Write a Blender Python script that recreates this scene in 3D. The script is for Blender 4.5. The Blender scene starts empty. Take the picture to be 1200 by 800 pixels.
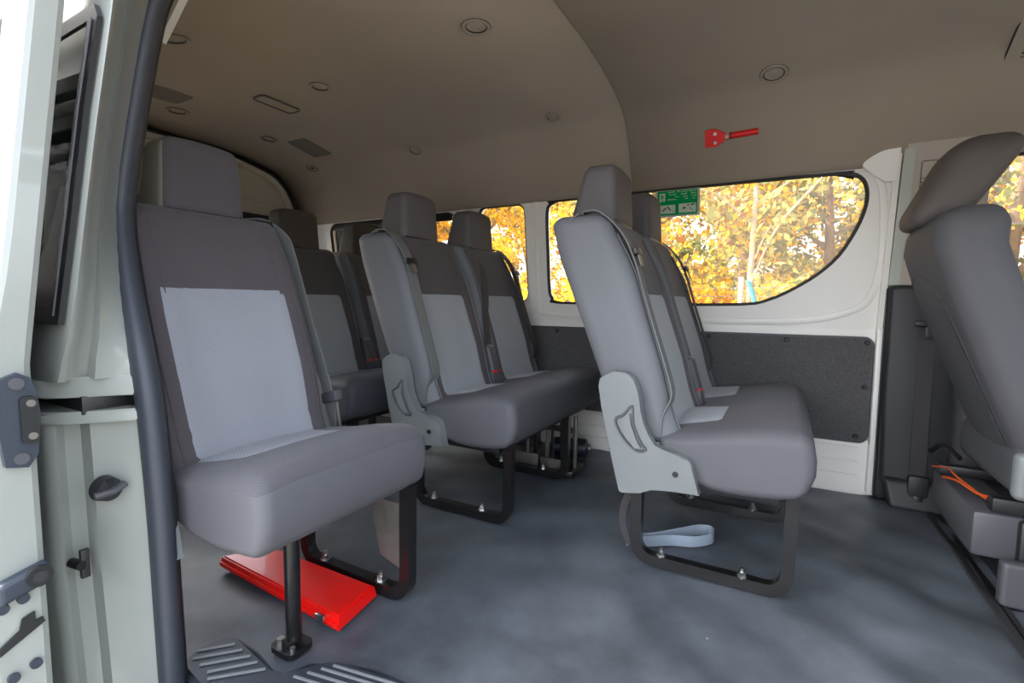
import bpy, bmesh, math, random
import numpy as np
from mathutils import Vector, Matrix
random.seed(7); rng = np.random.default_rng(11)
S = bpy.context.scene
COL = S.collection

# ------------------------------------------------------------------ camera
cam = bpy.data.cameras.new('camera'); co = bpy.data.objects.new('camera', cam); COL.objects.link(co); S.camera = co
yaw, pit, rol = math.radians(29.25), math.radians(4.65), math.radians(.47)
Fh = Vector((-math.sin(yaw), math.cos(yaw), 0)); Rh = Vector((math.cos(yaw), math.sin(yaw), 0)); Uz = Vector((0, 0, 1))
FF = Fh*math.cos(pit) - Uz*math.sin(pit); UU = Uz*math.cos(pit) + Fh*math.sin(pit)
RR = Rh*math.cos(rol) + UU*math.sin(rol); U2 = -Rh*math.sin(rol) + UU*math.cos(rol)
M = Matrix((RR, U2, -FF)).transposed().to_4x4(); M.translation = Vector((.1889, -1.4625, .78))
co.matrix_world = M
cam.sensor_width = 36; cam.lens = 569.73/1200*36; cam.clip_start = .01; cam.clip_end = 300

# ------------------------------------------------------------------ world, sun, exposure
W = bpy.data.worlds.new('world'); S.world = W; W.use_nodes = True
wn = W.node_tree; wn.nodes.clear()
wo = wn.nodes.new('ShaderNodeOutputWorld'); wb = wn.nodes.new('ShaderNodeBackground'); sk = wn.nodes.new('ShaderNodeTexSky')
sk.sky_type = 'NISHITA'; sk.sun_disc = False; sk.sun_elevation = math.radians(42); sk.sun_rotation = math.radians(250)
sk.air_density = 1.0; sk.dust_density = 4.0; sk.ozone_density = 1.0
hs = wn.nodes.new('ShaderNodeHueSaturation'); hs.inputs['Saturation'].default_value = .42
wn.links.new(sk.outputs[0], hs.inputs['Color']); wn.links.new(hs.outputs[0], wb.inputs['Color'])
wb.inputs['Strength'].default_value = .68
wn.links.new(wb.outputs[0], wo.inputs['Surface'])
sl = bpy.data.lights.new('sun', 'SUN'); so = bpy.data.objects.new('sun', sl); COL.objects.link(so)
sl.energy = 9; sl.angle = math.radians(1.5); sl.color = (1, .93, .82)
so.rotation_euler = Vector((-.85, -.27, .75)).to_track_quat('Z', 'Y').to_euler()
S.view_settings.view_transform = 'Standard'; S.view_settings.look = 'None'
S.view_settings.exposure = 1.12; S.view_settings.gamma = 1; S.view_settings.use_curve_mapping = False

# ------------------------------------------------------------------ materials
def lin(c):
    return tuple((v/12.92 if v <= .04045 else ((v+.055)/1.055)**2.4) for v in [x/255 for x in c])
class NT:
    def __init__(s, name):
        s.m = bpy.data.materials.new(name); s.m.use_nodes = True; s.t = s.m.node_tree
        s.b = s.t.nodes['Principled BSDF']; s.o = s.t.nodes['Material Output']
    def n(s, ty, **k):
        d = s.t.nodes.new(ty)
        for a, v in k.items():
            if hasattr(d, a): setattr(d, a, v)
            else: d.inputs[a].default_value = v
        return d
    def l(s, a, b): s.t.links.new(a, b)
def mat(name, rgb, rough=.5, metal=0, var=.0, vscale=8, bump=0, bscale=60, spec=.5, coat=0, coords='Object', bdist=.002):
    k = NT(name); c = lin(rgb); b = k.b
    b.inputs['Base Color'].default_value = (*c, 1); b.inputs['Roughness'].default_value = rough
    b.inputs['Metallic'].default_value = metal; b.inputs['Specular IOR Level'].default_value = spec; b.inputs['Coat Weight'].default_value = coat
    tc = k.n('ShaderNodeTexCoord')
    if var:
        nz = k.n('ShaderNodeTexNoise', Scale=vscale, Detail=6.0); k.l(tc.outputs[coords], nz.inputs['Vector'])
        r = k.n('ShaderNodeValToRGB')
        r.color_ramp.elements[0].position = .3; r.color_ramp.elements[1].position = .7
        r.color_ramp.elements[0].color = (*[x*(1-var) for x in c], 1); r.color_ramp.elements[1].color = (*[min(1, x*(1+var)) for x in c], 1)
        k.l(nz.outputs['Fac'], r.inputs['Fac']); k.l(r.outputs['Color'], b.inputs['Base Color'])
    if bump:
        n2 = k.n('ShaderNodeTexNoise', Scale=bscale, Detail=4.0); k.l(tc.outputs[coords], n2.inputs['Vector'])
        bp = k.n('ShaderNodeBump', Strength=bump, Distance=bdist); k.l(n2.outputs['Fac'], bp.inputs['Height']); k.l(bp.outputs['Normal'], b.inputs['Normal'])
    return k.m
def weave(name, rgb, amt=.22, scale=46, rough=.9):
    k = NT(name); c = lin(rgb); tc = k.n('ShaderNodeTexCoord'); hs = []
    for a in (32, -32):
        mp = k.n('ShaderNodeMapping'); mp.inputs['Rotation'].default_value = (math.radians(a), 0, math.radians(a*.9))
        k.l(tc.outputs['Object'], mp.inputs['Vector'])
        w = k.n('ShaderNodeTexWave', Scale=scale, Distortion=.6); w.bands_direction = 'Y'; w.inputs['Detail'].default_value = 1
        k.l(mp.outputs[0], w.inputs['Vector']); hs.append(w)
    mu = k.n('ShaderNodeMath', operation='MULTIPLY'); k.l(hs[0].outputs['Fac'], mu.inputs[0]); k.l(hs[1].outputs['Fac'], mu.inputs[1])
    nz = k.n('ShaderNodeTexNoise', Scale=9.0, Detail=5.0); k.l(tc.outputs['Object'], nz.inputs['Vector'])
    ad = k.n('ShaderNodeMath', operation='MULTIPLY_ADD'); ad.inputs[1].default_value = .35; k.l(nz.outputs['Fac'], ad.inputs[0]); k.l(mu.outputs[0], ad.inputs[2])
    r = k.n('ShaderNodeValToRGB'); r.color_ramp.elements[0].color = (*[x*(1-amt) for x in c], 1); r.color_ramp.elements[1].color = (*[min(1, x*(1+amt)) for x in c], 1)
    k.l(ad.outputs[0], r.inputs['Fac']); k.l(r.outputs['Color'], k.b.inputs['Base Color'])
    bp = k.n('ShaderNodeBump', Strength=.35, Distance=.0012); k.l(mu.outputs[0], bp.inputs['Height']); k.l(bp.outputs['Normal'], k.b.inputs['Normal'])
    k.b.inputs['Roughness'].default_value = rough; k.b.inputs['Specular IOR Level'].default_value = .25; k.b.inputs['Sheen Weight'].default_value = .12
    return k.m
def glassmat(name, haze=.05, tint=(1, 1, 1)):
    k = NT(name); k.t.nodes.remove(k.b)
    tr = k.n('ShaderNodeBsdfTransparent'); tr.inputs['Color'].default_value = (*tint, 1)
    df = k.n('ShaderNodeBsdfDiffuse'); df.inputs['Color'].default_value = (.8, .8, .78, 1)
    gl = k.n('ShaderNodeBsdfGlossy', Roughness=.01); fr = k.n('ShaderNodeFresnel', IOR=1.5)
    tc = k.n('ShaderNodeTexCoord'); nz = k.n('ShaderNodeTexNoise', Scale=3.0, Detail=5.0); k.l(tc.outputs['Object'], nz.inputs['Vector'])
    mm = k.n('ShaderNodeMath', operation='MULTIPLY'); mm.inputs[1].default_value = haze*2; k.l(nz.outputs['Fac'], mm.inputs[0])  # patchy diffuse share stands in for pale reflections and washed-out light
    m1 = k.n('ShaderNodeMixShader'); k.l(mm.outputs[0], m1.inputs[0]); k.l(tr.outputs[0], m1.inputs[1]); k.l(df.outputs[0], m1.inputs[2])
    m2 = k.n('ShaderNodeMixShader'); k.l(fr.outputs[0], m2.inputs[0]); k.l(m1.outputs[0], m2.inputs[1]); k.l(gl.outputs[0], m2.inputs[2])
    k.l(m2.outputs[0], k.o.inputs['Surface']); return k.m
def leafmat(name, a, b_):
    k = NT(name); k.t.nodes.remove(k.b)
    oi = k.n('ShaderNodeNewGeometry'); r = k.n('ShaderNodeValToRGB')
    r.color_ramp.elements[0].color = (*lin(a), 1); r.color_ramp.elements[1].color = (*lin(b_), 1)
    k.l(oi.outputs['Random Per Island'], r.inputs['Fac'])
    d = k.n('ShaderNodeBsdfDiffuse'); t = k.n('ShaderNodeBsdfTranslucent'); mx = k.n('ShaderNodeMixShader', Fac=.5)
    k.l(r.outputs['Color'], d.inputs['Color']); k.l(r.outputs['Color'], t.inputs['Color'])
    k.l(d.outputs[0], mx.inputs[1]); k.l(t.outputs[0], mx.inputs[2]); k.l(mx.outputs[0], k.o.inputs['Surface']); return k.m

F_DARK = weave('fabric_dark', (80, 75, 79), .22, 62); F_LIGHT = weave('fabric_light', (141, 143, 151), .16, 62); F_BD = weave('bench_fabric_dark', (80, 75, 78), .1, 150); F_BL = weave('bench_fabric_light', (150, 154, 159), .08, 150)
SEAM = mat('seam_thread', (52, 51, 54), .8)
F_SIDE = mat('vinyl_grey', (102, 104, 109), .62, var=.06, vscale=5, bump=.12, bscale=220, bdist=.001)
F_CUSH = mat('cushion_grey', (86, 86, 91), .7, var=.06, vscale=5, bump=.12, bscale=260, bdist=.001)
F_CUSHW = weave('cushion_weave', (84, 83, 88), .14, 62)
F_HEAD = mat('headrest_grey', (86, 82, 84), .7, var=.05, vscale=6, bump=.12, bscale=240, bdist=.001)
F_D_DARK = weave('rear_fabric_dark', (80, 76, 77), .1, 150); 
PL_LIGHT = mat('plastic_blue_grey', (117, 121, 122), .45, bump=.06, bscale=300, bdist=.0006)
PL_DARK = mat('plastic_dark_grey', (42, 43, 46), .5, bump=.1, bscale=250, bdist=.0006)
PL_MID = mat('plastic_mid_grey', (76, 76, 81), .45, bump=.08, bscale=250, bdist=.0006)
PL_BLACK = mat('plastic_black', (30, 31, 34), .4)
PL_NAVY = mat('plastic_navy', (46, 54, 66), .45)
RUB = mat('rubber_seal', (54, 58, 67), .5, bump=.05, bscale=120)
RUB_BLK = mat('rubber_black', (24, 25, 28), .5)
WEB = mat('webbing', (104, 106, 106), .8, bump=.3, bscale=500, bdist=.0008)
WEB_DK = mat('webbing_dark', (58, 56, 58), .8, bump=.3, bscale=500, bdist=.0008)
MET_BLK = mat('black_painted_steel', (20, 19, 20), .38, .0, var=.35, vscale=40, bump=.1, bscale=90, coat=.3)
MET_GRY = mat('grey_steel', (120, 118, 112), .45, .6, var=.2, vscale=20)
BOLT = mat('bolt_steel', (190, 190, 188), .3, 1)
RED = mat('red_plastic', (228, 12, 10), .4); REDBOX = mat('red_painted_metal', (238, 12, 4), .4, coat=.4, var=.06, vscale=12)
PAINT = mat('white_body_paint', (150, 154, 149), .3, coat=.5, var=.02, vscale=3)
CREAM = mat('cream_wall_paint', (246, 244, 239), .4, var=.02, vscale=3, coat=.2)
HEADL = mat('headliner_fabric', (158, 147, 133), .95, var=.03, vscale=3, bump=.15, bscale=400, bdist=.0006)
BEIGE = mat('beige_trim', (182, 172, 162), .6, bump=.06, bscale=250, bdist=.0006)
TAN = mat('tailgate_trim', (190, 182, 164), .6)
CARPET = mat('grey_lining_board', (88, 87, 89), .95, var=.25, vscale=160, bump=.5, bscale=400, bdist=.001)
GLASS = glassmat('window_glass', .10); GLASS_T = glassmat('tinted_glass', .02, (.35, .38, .36))
FRIT = mat('black_frit', (44, 43, 40), .4)
def film(name, c):
    k = NT(name); k.t.nodes.remove(k.b); d = k.n('ShaderNodeBsdfDiffuse'); t = k.n('ShaderNodeBsdfTranslucent'); m = k.n('ShaderNodeMixShader', Fac=.45)
    for q in (d, t): q.inputs['Color'].default_value = (*lin(c), 1)
    k.l(d.outputs[0], m.inputs[1]); k.l(t.outputs[0], m.inputs[2]); k.l(m.outputs[0], k.o.inputs['Surface']); return k.m
GREEN = film('sign_green', (24, 190, 112)); SIGNW = film('sign_white', (232, 244, 228))
WHITEP = mat('white_plastic', (222, 218, 208), .5)
ORANGE = mat('orange_wire', (190, 80, 30), .5)

def floor_mat():
    k = NT('rubber_floor'); tc = k.n('ShaderNodeTexCoord'); c = lin((87, 93, 100))
    n1 = k.n('ShaderNodeTexNoise', Scale=3.5, Detail=8.0, Roughness=.65); k.l(tc.outputs['Object'], n1.inputs['Vector'])
    r = k.n('ShaderNodeValToRGB'); e = r.color_ramp.elements
    e[0].position = .34; e[1].position = .72; e[0].color = (*[x*.58 for x in c], 1); e[1].color = (*[x*1.35 for x in c], 1)
    k.l(n1.outputs['Fac'], r.inputs['Fac'])
    v = k.n('ShaderNodeTexVoronoi', Scale=16.0); k.l(tc.outputs['Object'], v.inputs['Vector'])
    lt = k.n('ShaderNodeMath', operation='LESS_THAN'); lt.inputs[1].default_value = .045; k.l(v.outputs['Distance'], lt.inputs[0])
    n3 = k.n('ShaderNodeTexNoise', Scale=2.3, Detail=2.0); k.l(tc.outputs['Object'], n3.inputs['Vector'])
    g = k.n('ShaderNodeMath', operation='GREATER_THAN'); g.inputs[1].default_value = .56; k.l(n3.outputs['Fac'], g.inputs[0])
    mm = k.n('ShaderNodeMath', operation='MULTIPLY'); k.l(lt.outputs[0], mm.inputs[0]); k.l(g.outputs[0], mm.inputs[1])
    mx = k.n('ShaderNodeMix'); mx.data_type = 'RGBA'; k.l(mm.outputs[0], mx.inputs[0]); k.l(r.outputs['Color'], mx.inputs[6]); mx.inputs[7].default_value = (.34, .35, .36, 1)
    k.l(mx.outputs[2], k.b.inputs['Base Color'])
    k.b.inputs['Roughness'].default_value = .42
    n2 = k.n('ShaderNodeTexNoise', Scale=260.0, Detail=3.0); k.l(tc.outputs['Object'], n2.inputs['Vector'])
    bp = k.n('ShaderNodeBump', Strength=.18, Distance=.001); k.l(n2.outputs['Fac'], bp.inputs['Height']); k.l(bp.outputs['Normal'], k.b.inputs['Normal'])
    return k.m
FLOORM = floor_mat()

# ------------------------------------------------------------------ object helpers
def link(o, parent=None):
    COL.objects.link(o)
    if parent: o.parent = parent
    return o
def tag(o, label=None, cat=None, group=None, kind=None):
    if label: o['label'] = label
    if cat: o['category'] = cat
    if group: o['group'] = group
    if kind: o['kind'] = kind
    return o
def empty(name, loc=(0, 0, 0), rz=0):
    o = bpy.data.objects.new(name, None); o.location = loc; o.rotation_euler = (0, 0, rz); o.empty_display_size = .1
    return link(o)
def fin(name, bm, m, parent=None, smooth=True, ang=40):
    me = bpy.data.meshes.new(name); bmesh.ops.recalc_face_normals(bm, faces=bm.faces[:]); bm.to_mesh(me); bm.free()
    for x in (m if isinstance(m, (list, tuple)) else [m]): me.materials.append(x)
    if smooth:
        me.polygons.foreach_set('use_smooth', [True]*len(me.polygons)); me.set_sharp_from_angle(angle=math.radians(ang))
    return link(bpy.data.objects.new(name, me), parent)
def a_box(bm, lo, hi, bev=.004, seg=2, mx=None):
    c = [(a+b)/2 for a, b in zip(lo, hi)]; d = [abs(b-a) for a, b in zip(lo, hi)]
    g = bmesh.ops.create_cube(bm, size=1, matrix=Matrix.Translation(c) @ Matrix.Diagonal((*d, 1)))
    vs = g['verts']
    if bev > 0:
        es = list({e for v in vs for e in v.link_edges})
        r = bmesh.ops.bevel(bm, geom=es, offset=min(bev, min(d)*.45), segments=seg, profile=.5, affect='EDGES')
        vs = list({v for f in r['faces'] for v in f.verts} | {v for v in vs if v.is_valid})
    if mx is not None:
        for v in vs: v.co = mx @ v.co
    return vs
def box(name, lo, hi, m, parent=None, bev=.004, mx=None, seg=2):
    bm = bmesh.new(); a_box(bm, lo, hi, bev, seg, mx); return fin(name, bm, m, parent)
def a_cyl(bm, p, q, r, n=16, r2=None):
    p, q = Vector(p), Vector(q); d = q-p
    mx = Matrix.Translation((p+q)/2) @ d.to_track_quat('Z', 'Y').to_matrix().to_4x4()
    bmesh.ops.create_cone(bm, cap_ends=True, segments=n, radius1=r, radius2=r if r2 is None else r2, depth=d.length, matrix=mx)
def cyl(name, p, q, r, m, parent=None, n=16, r2=None):
    bm = bmesh.new(); a_cyl(bm, p, q, r, n, r2); return fin(name, bm, m, parent, ang=35)
def smooth_pts(pts, k=6, closed=False):
    P = [Vector(p) for p in pts]; n = len(P); out = []
    rngi = range(n if closed else n-1)
    for i in rngi:
        p0 = P[(i-1) % n] if closed or i > 0 else P[i]*2-P[i+1]
        p1, p2 = P[i], P[(i+1) % n]
        p3 = P[(i+2) % n] if closed or i+2 < n else P[i+1]*2-P[i]
        for j in range(k):
            t = j/k
            out.append(.5*((2*p1)+(p2-p0)*t+(2*p0-5*p1+4*p2-p3)*t*t+(3*p1-p0-3*p2+p3)*t**3))
    if not closed: out.append(P[-1])
    return out
def a_sweep(bm, pts, prof, closed=False, up=(0, 0, 1), cap=True):
    P = [Vector(p) for p in pts]; n = len(P); up = Vector(up); rings = []
    for i in range(n):
        if closed: t = (P[(i+1) % n]-P[i-1])
        else: t = P[min(i+1, n-1)]-P[max(i-1, 0)]
        t.normalize(); s = t.cross(up)
        if s.length < 1e-4: s = t.orthogonal()
        s.normalize(); u = s.cross(t)
        sc = 1.0
        if 0 < i < n-1 or closed:
            a = (P[i]-P[i-1]).normalized(); b = (P[(i+1) % n]-P[i]).normalized(); d = max(.3, math.cos(a.angle(b, 0)/2)); sc = 1/d if d > .3 else 1
        rings.append([bm.verts.new(P[i]+s*x*sc+u*y) for x, y in prof])
    k = len(prof)
    for i in range(n if closed else n-1):
        A, B = rings[i], rings[(i+1) % n]
        for j in range(k): bm.faces.new((A[j], A[(j+1) % k], B[(j+1) % k], B[j]))
    if not closed and cap: bm.faces.new(rings[0][::-1]); bm.faces.new(rings[-1])
def sweep(name, pts, prof, m, parent=None, closed=False, up=(0, 0, 1)):
    bm = bmesh.new(); a_sweep(bm, pts, prof, closed, up); return fin(name, bm, m, parent)
def circ(r, n=8, ry=None): return [(r*math.cos(2*math.pi*i/n), (ry or r)*math.sin(2*math.pi*i/n)) for i in range(n)]
def rect(w, h): return [(-w/2, -h/2), (w/2, -h/2), (w/2, h/2), (-w/2, h/2)]
def rrect(x0, x1, z0, z1, r, n=5):
    o = []
    for cx, cz, a in ((x1-r, z1-r, 0), (x0+r, z1-r, 90), (x0+r, z0+r, 180), (x1-r, z0+r, 270)):
        for i in range(n+1):
            t = math.radians(a+90*i/n); o.append((cx+r*math.cos(t), cz+r*math.sin(t)))
    return o
def a_plate(bm, outline, holes, t, fn):
    # planar plate: (u,v) outline and holes; fn(u,v,w) -> 3D, w in 0..t
    vs0 = []; es = []
    for loop in [outline]+list(holes):
        v = [bm.verts.new((p[0], p[1], 0)) for p in loop]; vs0 += v
        es += [bm.edges.new((v[i], v[(i+1) % len(v)])) for i in range(len(v))]
    r = bmesh.ops.triangle_fill(bm, edges=es, use_beauty=True)
    fs = [f for f in r['geom'] if isinstance(f, bmesh.types.BMFace)]
    if t:
        ex = bmesh.ops.extrude_face_region(bm, geom=fs); nv = [v for v in ex['geom'] if isinstance(v, bmesh.types.BMVert)]
        for v in nv: v.co.z = t
        allv = set(vs0) | set(nv)
    else: allv = set(vs0)
    for v in allv: v.co = Vector(fn(*v.co))
def plate(name, outline, holes, t, fn, m, parent=None):
    bm = bmesh.new(); a_plate(bm, outline, holes, t, fn); return fin(name, bm, m, parent, ang=30)
def zmap(x, tab):
    return float(np.interp(x, [a for a, _ in tab], [b for _, b in tab]))
def softbox(name, half, r, res, fn, m, parent=None, mfn=None):
    # rounded box surface, denser near the edges, pushed through fn
    ax = []
    for h, n in zip(half, res):
        e = [h-r*(1-math.cos(math.radians(a))) if False else h-r+r*math.tan(math.radians(a))/1 for a in (45, 34, 23, 11, 0)]
        e = [h-r+r*math.tan(math.radians(a)) for a in (45, 33, 20, 9)]
        inner = list(np.linspace(-(h-r), h-r, n+1)); ax.append([-x for x in e]+inner+e[::-1])
    bm = bmesh.new(); V = {}
    N = [len(a)-1 for a in ax]
    def vert(i, j, k):
        q = (i, j, k)
        if q not in V:
            p = Vector((ax[0][i], ax[1][j], ax[2][k])); c = Vector([max(-(h-r), min(h-r, x)) for x, h in zip(p, half)])
            d = p-c
            if d.length > 0: p = c+d*(r/d.length)
            V[q] = (bm.verts.new(fn(p)), p)
        return V[q][0]
    def face(qs):
        f = bm.faces.new([vert(*q) for q in qs])
        if mfn: f.material_index = mfn(sum((V[q][1] for q in qs), Vector())/4)
    for a in range(3):
        b, c = (a+1) % 3, (a+2) % 3
        for end in (0, N[a]):
            for i in range(N[b]):
                for j in range(N[c]):
                    qs = []
                    for di, dj in ((0, 0), (1, 0), (1, 1), (0, 1)):
                        q = [0, 0, 0]; q[a] = end; q[b] = i+di; q[c] = j+dj; qs.append(tuple(q))
                    face(qs)
    return fin(name, bm, m, parent, ang=80)
def patch(name, corners, n, fn, lift, m, parent=None, rc=0):
    # bilinear grid between 4 pre-deform corners, pushed through fn and lifted along its normal
    A, B, C_, D = [Vector(c) for c in corners]
    bm = bmesh.new(); g = []
    for i in range(n+1):
        row = []
        for j in range(n+1):
            u, v = i/n, j/n
            p = (A*(1-u)+B*u)*(1-v)+(D*(1-u)+C_*u)*v
            e = min(u, 1-u, v, 1-v); row.append(bm.verts.new(fn(p)))
        g.append(row)
    for i in range(n):
        for j in range(n): bm.faces.new((g[i][j], g[i+1][j], g[i+1][j+1], g[i][j+1]))
    bm.normal_update()
    edge = {id(g[i][j]) for i in range(n+1) for j in range(n+1) if i in (0, n) or j in (0, n)}
    co_ = [(v, v.co+v.normal*(lift if id(v) not in edge else -.002)) for v in bm.verts]
    for v, c in co_: v.co = c
    me = bpy.data.meshes.new(name); bm.to_mesh(me); bm.free(); me.materials.append(m)
    me.polygons.foreach_set('use_smooth', [True]*len(me.polygons))
    return link(bpy.data.objects.new(name, me), parent)

# ------------------------------------------------------------------ setting: walls
YT = lambda z: 1.0 if z <= .68 else 1.085-.125*z
up_in = lambda u, v, w: (u, 1.085-.125*v+w, v)          # far upper wall, w goes outwards
main_win = [(-.89, 1.318), (-.93, 1.30), (-.952, 1.25), (-.955, 1.05), (-.955, .86), (-.94, .80), (-.89, .772), (-.32, .768), (.018, .772), (.121, .792), (.217, .84), (.307, .904),
            (.377, .979), (.428, 1.078), (.453, 1.158), (.457, 1.223), (.44, 1.275), (.40, 1.305), (.34, 1.312), (-.32, 1.318)][::-1]
main_win = [(p.x, p.y) for p in smooth_pts([(a, b, 0) for a, b in main_win], 3, True)]
win2 = rrect(-1.38, -1.075, .780, 1.318, .05); win3 = rrect(-2.62, -1.53, .80, 1.31, .07); fwin = rrect(.79, 1.75, .82, 1.318, .06)
wall = empty('wall_right'); tag(wall, kind='structure')
plate('upper_panel', [(-2.9, .68), (2.3, .68), (2.3, 1.40), (-2.9, 1.40)], [main_win, win2, win3, fwin], .05, up_in, CREAM, wall)
plate('lower_panel', [(-2.9, -.1), (2.3, -.1), (2.3, .68), (-2.9, .68)], [], .05, lambda u, v, w: (u, 1.0+w, v), CREAM, wall)
# pressed reliefs around the windows and ribs under the lining
def wl(pts, off=0): return [Vector((u, 1.085-.125*v+off, v)) for u, v in pts]
NW = (0, -1, -.125)
sweep('pressed_ridge', wl(smooth_pts([(p[0], p[1], 0) for p in [(-1.0, 1.33), (-1.02, 1.0), (-1.01, .78), (-.94, .715), (-.3, .70), (.2, .705), (.42, .75), (.495, .83), (.515, 1.0), (.50, 1.22), (.46, 1.32)]], 6) and [(q.x, q.y) for q in smooth_pts([(a, b, 0) for a, b in [(-1.0, 1.33), (-1.02, 1.0), (-1.01, .78), (-.94, .715), (-.3, .70), (.2, .705), (.42, .75), (.495, .83), (.515, 1.0), (.50, 1.22), (.46, 1.32)]], 6)], .003), circ(.016, 8, .011), CREAM, wall, up=NW)
sweep('pressed_ridge', wl(rrect(-1.42, -1.04, .725, 1.345, .07), .003), circ(.012, 8, .009), CREAM, wall, True, NW)
sweep('pressed_ridge', wl(rrect(-2.68, -1.47, .735, 1.345, .08), .003), circ(.012, 8, .009), CREAM, wall, True, NW)
for z0, z1 in ((.135, .185), (.075, .125), (.015, .065)):
    plate('pressed_rib', rrect(-1.35, .49, z0, z1, .02), [], .012, lambda u, v, w: (u, .988+w, v), CREAM, wall)
box('edge_flange', (.515, .955, .0), (.535, 1.0, .69), CREAM, wall, .006)
plate('edge_flange', [(.515, .68), (.535, .68), (.545, 1.36), (.525, 1.36)], [], .035, lambda u, v, w: (u, 1.085-.125*v-.03+w, v), CREAM, wall)
plate('corner_gusset', [(q.x, q.y) for q in smooth_pts([(.455, 1.285, 0), (.425, 1.318, 0), (.45, 1.345, 0), (.49, 1.364, 0), (.54, 1.368, 0)], 4)]+[(.535, 1.25), (.50, 1.25)], [], .02, lambda u, v, w: (u, 1.085-.125*v-.036+w, v), CREAM, wall)
# windows
def window(name, loop, label_cat=None, seal=.010, sealm=RUB_BLK, gm=GLASS):
    pts = wl(loop, .012); w = sweep(name, pts, circ(seal, 8, .012), sealm, None, True, NW); tag(w, kind='structure')
    cx = sum(p[0] for p in loop)/len(loop); cz = sum(p[1] for p in loop)/len(loop)
    big = [(cx+(p[0]-cx)*1.005, cz+(p[1]-cz)*1.005) for p in loop]
    plate('pane', big, [], .004, lambda u, v, w_: (u, 1.085-.125*v+.03+w_, v), gm, w); return w
w1 = window('window_1', main_win, seal=.013); w2 = window('window_2', win2); w3 = window('window_3', win3); w4 = window('window_4', fwin, seal=.014)
# sliding-window frame in window 3 (dark rail along the top, meeting stile)
box('top_rail', (-2.58, 0, 0), (-1.57, .025, .045), PL_BLACK, w3, .004, Matrix.Translation((0, 1.085-.125*1.262-.005, 1.262)))
plate('meeting_stile', [(-2.09, .81), (-2.06, .81), (-2.06, 1.30), (-2.09, 1.30)], [], .02, up_in, PL_BLACK, w3)

# ceiling: headliner swept along the van
HP = [(.932, 1.322), (.912, 1.320), (.897, 1.336), (.885, 1.375), (.86, 1.441), (.807, 1.542), (.75, 1.600), (.70, 1.632), (.617, 1.658), (.447, 1.692), (.284, 1.707), (.12, 1.711), (0, 1.712)]
HPs = [(p.x, p.y) for p in smooth_pts([(a, b, 0) for a, b in HP], 4)]
HPh = list(HPs); HPs = HPs+[(-a, b) for a, b in HPs[-2::-1] if b > 1.47]
def shell(name, prof, xs, th, m, parent=None):
    bm = bmesh.new(); rows = [[bm.verts.new((x, a, b)) for a, b in prof] for x in xs]
    for i in range(len(xs)-1):
        for j in range(len(prof)-1): bm.faces.new((rows[i][j], rows[i][j+1], rows[i+1][j+1], rows[i+1][j]))
    o = fin(name, bm, m, parent, ang=60)
    md = o.modifiers.new('solid', 'SOLIDIFY'); md.thickness = th; md.offset = 0
    return o
SX = -.479
ceil = empty('ceiling'); tag(ceil, kind='structure')
shell('headliner', HPs, [-2.9, -2, -1.2, SX-.0015], .012, HEADL, ceil); shell('headliner', HPs, [SX+.0015, .2, .78, 2.3], .012, HEADL, ceil)
shell('seam_backing', [(a*1.012, b+.012) for a, b in HPs], [SX-.05, SX+.05], .004, PL_DARK, ceil)
roof = shell('trim_1', [(a*1.07, b+.07) for a, b in HPh+[(-a, b) for a, b in HPh[-2::-1]] if a > 0 or b > 1.36], [-2.95, 2.35], .02, PAINT); tag(roof, kind='structure')

# floor: wavy rubber mat
def fz(x, y):
    w = .5+.5*math.sin(.9*x+1.3*y)
    return .003*math.sin(31*(x*.7+.72*y)+3*math.sin(2.1*y-x))*(x > -.4)*min(1, max(0, (x+.4)*3)) + .011*math.sin(14*(x*.8+.55*y)+2.2*math.sin(3*y+x))*w*(.4+.6*max(0, min(1, (x+.3)*2)) ) + .003*math.sin(21*(y-.5*x)+1.7*math.sin(4*x)) - .008
bm = bmesh.new(); nx, ny = 150, 84; X = np.linspace(-2.88, 2.2, nx); Y = np.linspace(-1.0, .985, ny)
g = [[bm.verts.new((x, y, fz(x, y))) for y in Y] for x in X]
for i in range(nx-1):
    for j in range(ny-1): bm.faces.new((g[i][j], g[i+1][j], g[i+1][j+1], g[i][j+1]))
fl = fin('floor', bm, FLOORM); tag(fl, kind='structure')
sub = box('trim_2', (-2.9, -1.10, -.20), (2.3, 1.0, -.03), PL_DARK, None, .005); tag(sub, kind='structure')
# rolled edge of the mat by the front seats
sweep('mat_edge', smooth_pts([(.70, .86, .0), (.69, .70, .004), (.70, .5, .002), (.695, .34, .004), (.70, .15, .002), (.695, -.2, .002), (.695, -.95, .002)], 8), circ(.012, 8, .007), PL_DARK, fl)
sweep('mat_edge', smooth_pts([(.725, .86, .0), (.72, .60, .002), (.722, .3, .002), (.72, -.2, .0), (.72, -.95, .0)], 8), circ(.008, 8, .005), MET_BLK, fl)

# rear wall / tailgate
tw = rrect(-.80, .80, .74, 1.285, .07)
rw = empty('wall_rear'); tag(rw, kind='structure')
block_outline = [(-1.08, -.25), (1.08, -.25), (1.08, .70)]+[(a*1.08, b+.075) for a, b in HPh+[(-a, b) for a, b in HPh[-2::-1]]]+[(-1.08, .70)]
arch = [(a*.985, b-.012) for a, b in HPh+[(-a, b) for a, b in HPh[-2::-1]]]
ro = [(-1.0, -.1)]+[(1.0, -.1)]+[(.99, .68)]+arch+[(-.99, .68)]
ro = [(u, v) for u, v in ro]
xr = lambda d: (lambda u, v, w: (-2.90-d-w, u, v))
plate('tailgate_panel', ro, [tw], .04, xr(.0), TAN, rw)
plate('rear_sun_block', block_outline, [tw], .03, xr(.045), PAINT, rw)  # unseen outer plate added to block sun leaking in under the roof
sweep('arch_trim', [(-2.885, a*.97, b-.02) for a, b in arch], circ(.028, 10), TAN, rw)
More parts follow.
